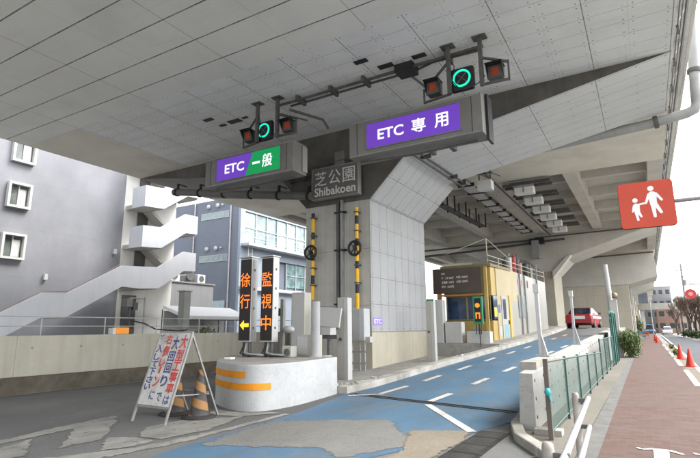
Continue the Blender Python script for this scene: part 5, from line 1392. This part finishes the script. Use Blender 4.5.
BLD = seams('grey_building_concrete', (.215, .219, .236), [('z', 2.75, 1.8, .012, .15), ('y', 9.0, 2.0, .010, .08)], var=.22, scale=.35, streak=.07, rough=.85)
g = thing('grey_building', 'large bare grey concrete building with white framed windows beyond the low wall', 'building', (-30, 5, 0))
m = MB(); m.box(-55, -30, -.1, -30, 20.6, 13.6, BLD); m.build('wall', g)
WFR = plain('window_frame_white', (.50, .49, .47), .6, .08)
def bwin(y0, y1, z0, z1):
    m = MB(); m.box(-30.03, y0, z0, -29.99, y1, z1, GLZ2); w = m.build('window', g)
    m = MB()
    for a, b, c_, d in ((y0 - .12, y0, z0 - .12, z1 + .12), (y1, y1 + .12, z0 - .12, z1 + .12), (y0, y1, z0 - .12, z0), (y0, y1, z1, z1 + .12)): m.box(-29.985, a, c_, -29.72, b, d, WFR)
    m.build('frame', w)
    m = MB(); ym = (y0 + y1) / 2; m.box(-29.985, ym - .03, z0, -29.93, ym + .03, z1, WFR); m.box(-29.986, ym + .05, z0 + .05, -29.96, y1 - .1, z1 - .2, plain('curtain_pale', (.52, .55, .52), .8, .15, 3)); m.build('curtain', w)
GLZ2 = glass_mat('dull_window', (.07, .08, .075), .12)
for k in range(3):
    for zc in (11.75, 9.1, 6.2): bwin(13.4 - k * 6.2, 14.4 - k * 6.2, zc - .60, zc + .60)
for y, z in ((20.1, 6.7), (15.85, 4.66)):
    m = MB(); m.box(-29.997, y - .09, z - .17, -29.8, y + .09, z + .17, OFFW); m.build('wall_lamp', g)
# outside stair
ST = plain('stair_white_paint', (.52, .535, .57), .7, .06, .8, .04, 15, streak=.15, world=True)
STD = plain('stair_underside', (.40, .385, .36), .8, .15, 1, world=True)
s = thing('outside_stair', 'white concrete outside stair zigzagging up the end of the grey building', 'stair', (-28, 20, 0))
m = MB(); m.box(-31, 20.603, -.1, -30.05, 25.0, 14.5, plain('stair_wall_white', (.66, .65, .62), .8, .06, .5, streak=.2, world=True)); m.build('back_wall', s)
dz = 2.73
def flight(k, half=False):
    o = k * dz
    pts = [(20.6, 4.2 + o), (22.13, 4.3 + o), (24.15, 5.66 + o), (25.2, 5.72 + o), (25.2, 7.05 + o), (24.05, 7.03 + o), (22.0, 5.72 + o), (20.6, 5.62 + o)]
    m = MB(); m.prism(pts, 'x', -28.0, -27.85, ST); m.build('parapet', s)
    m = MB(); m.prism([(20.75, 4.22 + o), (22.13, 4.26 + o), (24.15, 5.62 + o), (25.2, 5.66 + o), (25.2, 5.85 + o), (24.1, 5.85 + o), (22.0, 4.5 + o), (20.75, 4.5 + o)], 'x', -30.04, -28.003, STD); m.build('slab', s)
    m = MB(); m.box(-30.04, 25.05, 5.6 + o, -28.0, 25.2, 7.03 + o, ST); m.build('end_wall', s)
    if k: m = MB(); m.box(-29.2, 20.6, 4.2 + o, -28.003, 20.74, 5.62 + o, ST); m.build('end_wall', s)
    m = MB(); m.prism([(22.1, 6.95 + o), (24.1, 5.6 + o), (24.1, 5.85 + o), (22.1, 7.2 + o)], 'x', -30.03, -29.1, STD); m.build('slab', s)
for k in range(4): flight(k)
m = MB(); m.prism([(20.6, 4.203), (20.6, 5.62), (19.3, 5.55), (16.04, 3.65), (14.7, 3.6), (10.0, .9), (10.0, -.1), (10.6, -.1), (14.75, 2.27), (16.04, 2.29), (19.42, 4.25)], 'x', -28.0, -27.85, ST); m.build('parapet', s)
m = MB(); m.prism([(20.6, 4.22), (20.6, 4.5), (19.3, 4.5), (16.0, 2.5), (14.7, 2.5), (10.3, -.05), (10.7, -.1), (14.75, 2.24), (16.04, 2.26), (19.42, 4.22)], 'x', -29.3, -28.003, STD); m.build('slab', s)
m = MB(); m.tube([(-27.92, 10, .98), (-27.92, 14.7, 3.7), (-27.92, 16.04, 3.75), (-27.92, 19.3, 5.65)], .025, plain('rail_rust', (.25, .18, .16), .6), 6); m.build('hand_rail', s)
m = MB(); m.box(-30.04, 21.0, 1.4, -29.9, 22.0, 3.9, plain('doorway_dark', (.10, .10, .10), .6)); d = m.build('door', s)
for k in range(3): m = MB(); m.box(-30.04, 21.7, 5.8 + dz * k, -29.95, 22.5, 7.4 + dz * k, plain('doorway_dark', (.1, .1, .1))); m.build('door', s)
m = MB(); m.tube([(-29.5, 22.4, 0), (-29.5, 22.4, 3.8)], .05, OFFW, 8); m.tube([(-29.5, 21.2, 3.7), (-29.5, 22.4, 3.7)], .04, OFFW, 8); m.build('pipe', s)
# low grey block with roof plant
LB = plain('low_block_grey', (.20, .20, .207), .85, .12, .5, .08, streak=.25, world=True)
b = thing('low_block', 'low grey concrete block with air units on its roof beside the stair', 'building', (-33, 28, 0))
m = MB(); m.box(-38, 25.7, -.1, -31.5, 30.6, 5.25, LB); m.build('wall', b)
m = MB(); m.box(-38.1, 25.65, 5.252, -31.4, 30.7, 5.36, LB); m.build('roof', b)
for i, (y, x, sz, cl) in enumerate(((26.9, -32.6, .55, (.62, .62, .62)), (28.2, -32.4, .7, (.12, .12, .12)), (29.3, -32.0, .42, (.5, .52, .55)))):
    t = thing('air_unit', ('white boxy air unit nearest the stair on the low roof', 'dark cowled vent in the middle of the low roof', 'small grey air unit at the right end of the low roof')[i], 'air unit', (x, y, 5.36), 'plant on the low roof')
    mt = plain('air_unit_%d' % i, cl, .6, .15)
    m = MB()
    if i == 1: m.prism([(y - sz * .6, 5.36), (y + sz * .2, 5.36), (y + sz * .7, 6.0), (y + .2, 6.25), (y - .2, 5.9)], 'x', x - .5, x + .5, mt)
    else: m.box(x - sz, y - sz, 5.362, x + sz, y + sz, 5.36 + sz * 1.7, mt)
    m.build('case', t, bevel=.03)
    m = MB(); m.ring((y, 5.36 + sz * .85), 'x', .03, sz * .6, x + sz + .003, x + sz + .03, PIPE_D, 18); m.build('fan', t)
# blue grey building
BG = seams('blue_grey_cladding', (.14, .162, .205), [('z', 3.9, 1.2, .010, .3), ('x', 3.1, -34.0, .008, .2)], var=.10, scale=.4, streak=.15, rough=.6)
BG2 = seams('blue_grey_front', (.25, .29, .345), [('z', 3.9, 1.2, .010, .3)], var=.08, scale=.4, streak=.1, rough=.5)
b = thing('blue_building', 'blue grey building with a glazed upper floor and white balcony', 'building', (-34, 36.3, 0))
m = MB(); m.box(-70, 36.3, -.1, -34.3, 75, 14.9, BG); m.build('wall', b)
m = MB(); m.box(-34.297, 36.3, -.1, -34.0, 75, 5.4, BG2); m.box(-34.297, 36.3, 5.403, -34.0, 36.95, 14.6, BG2); m.box(-34.297, 36.953, 13.4, -34.0, 75, 14.6, BG2); m.box(-34.297, 36.953, 8.8, -34.0, 75, 10.3, BG2); m.box(-34.297, 36.953, 5.403, -34.0, 42.6, 8.797, BG2); m.build('front_wall', b)
PG = glass_mat('pale_glass', (.10, .15, .155), .06); PGB = glass_mat('bright_pane', (.15, .20, .20), .1)
WB2 = plain('mullion_white', (.42, .44, .44), .5, .05)
for i in range(12):
    y0 = 37.0 + i * 1.75
    m = MB(); m.box(-34.25, y0 + .05, 10.34, -34.22, y0 + 1.70, 13.36, PG if i in (1, 2, 5) else PGB); w = m.build('window', b)
    m = MB(); m.box(-34.26, y0 - .05, 10.303, -34.1, y0 + .05, 13.397, WB2); m.box(-34.22, y0 + .05, 11.75, -34.12, y0 + 1.7, 11.82, WB2); m.build('mullion', w)
    if y0 > 42.5:
        m = MB(); m.box(-34.25, y0 + .05, 6.1, -34.22, y0 + 1.7, 8.75, PG); w = m.build('window', b)
        m = MB(); m.box(-34.26, y0 - .04, 5.403, -34.1, y0 + .04, 8.797, WB2); m.box(-34.22, y0 + .05, 7.4, -34.15, y0 + 1.7, 7.46, WB2); m.build('mullion', w)
m = MB(); m.box(-33.997, 36.5, 9.75, -33.0, 60, 10.0, plain('balcony_white', (.40, .42, .44), .6, .08)); bal = m.build('balcony', b)
m = MB()
for z in (10.3, 10.6, 11.1): m.tube([(-33.05, 36.5, z), (-33.05, 60, z)], .025, WB2, 6)
for i in range(16): m.tube([(-33.05, 36.5 + i * 1.5, 10), (-33.05, 36.5 + i * 1.5, 11.1)], .025, WB2, 6)
m.tube([(-33.95, 36.5, 11.1), (-33.05, 36.5, 11.1)], .025, WB2, 6)
for y in (37.1, 37.7): m.tube([(-33.6, y, 5.6), (-33.6, y, 9.75)], .04, WB2, 6)
for z in range(9): m.tube([(-33.6, 37.1, 5.8 + z * .45), (-33.6, 37.7, 5.8 + z * .45)], .02, WB2, 6)
m.build('railing', bal)
m = MB(); m.box(-33.995, 36.4, 5.42, -33.6, 75, 5.75, WB2); m.build('ledge', b)
for zz in (12.92, 8.42):
    for i in range(5):
        x0 = -39.5 + i * .8
        m = MB(); m.box(x0, 36.26, zz, x0 + .72, 36.297, zz + .58, plain('side_pane', (.24, .30, .31), .2, .2)); w = m.build('window', b)
        m = MB(); m.box(x0 - .06, 36.24, zz - .06, x0 + .78, 36.296, zz, WB2); m.box(x0 - .06, 36.24, zz + .58, x0 + .78, 36.296, zz + .64, WB2); m.box(x0 - .06, 36.24, zz, x0 - .003, 36.296, zz + .58, WB2); m.build('frame', w)
    for x, r_ in ((-38.5, .22), (-37.2, .22), (-36.5, .1)):
        m = MB(); m.ball((x, 36.2, zz + 1.3), (r_, .2, r_ * 1.1), OFFW, 12, 8); m.build('vent_hood', b)
for x in (-40.5, -35.3):
    m = MB(); m.tube([(x, 36.2, 0), (x, 36.2, 14.9)], .07, plain('pipe_pinkish', (.50, .44, .43), .5), 8); m.build('down_pipe', b)
m = MB(); m.box(-37.5, 36.2, .5, -35.7, 36.297, 4.4, plain('shutter_pale', (.36, .45, .48), .4)); m.build('door', b)
# white canopy over the yard
c = thing('yard_canopy', 'white flat canopy with pale side panels behind the low wall', 'canopy', (-26, 25, 0))
m = MB(); m.add([(-24.5, 21.6, 2.25), (-24.5, 27.4, 2.25), (-27, 28, 2.95), (-27, 21.9, 2.95), (-24.5, 21.6, 2.45), (-24.5, 27.4, 2.45), (-27, 28, 3.15), (-27, 21.9, 3.15)], [(0, 1, 2, 3), (4, 5, 6, 7), (0, 1, 5, 4), (1, 2, 6, 5), (2, 3, 7, 6), (3, 0, 4, 7)], plain('canopy_white', (.66, .66, .66), .5, .06)); m.build('roof', c)
m = MB()
for y in (21.8, 24.5, 27.2):
    for x in (-24.6, -26.9): m.tube([(x, y, 0), (x, y, 2.35 if x > -25 else 2.9)], .04, PIPE_D, 6)
m.tube([(-24.6, 21.8, 2.2), (-24.6, 27.2, 2.2)], .04, PIPE_D, 6); m.build('frame', c)
m = MB(); m.box(-26.9, 21.9, .3, -26.85, 27.2, 2.8, plain('canopy_panel', (.42, .435, .435), .6, .15)); m.build('side_panel', c)
bush(-25.6, 24.3, .9, 2.0, 900, .14, leaf_mat('yard_leaf', (.12, .16, .05), (.28, .30, .12)), 'pale green shrub half seen behind the white canopy posts', 'shrub')
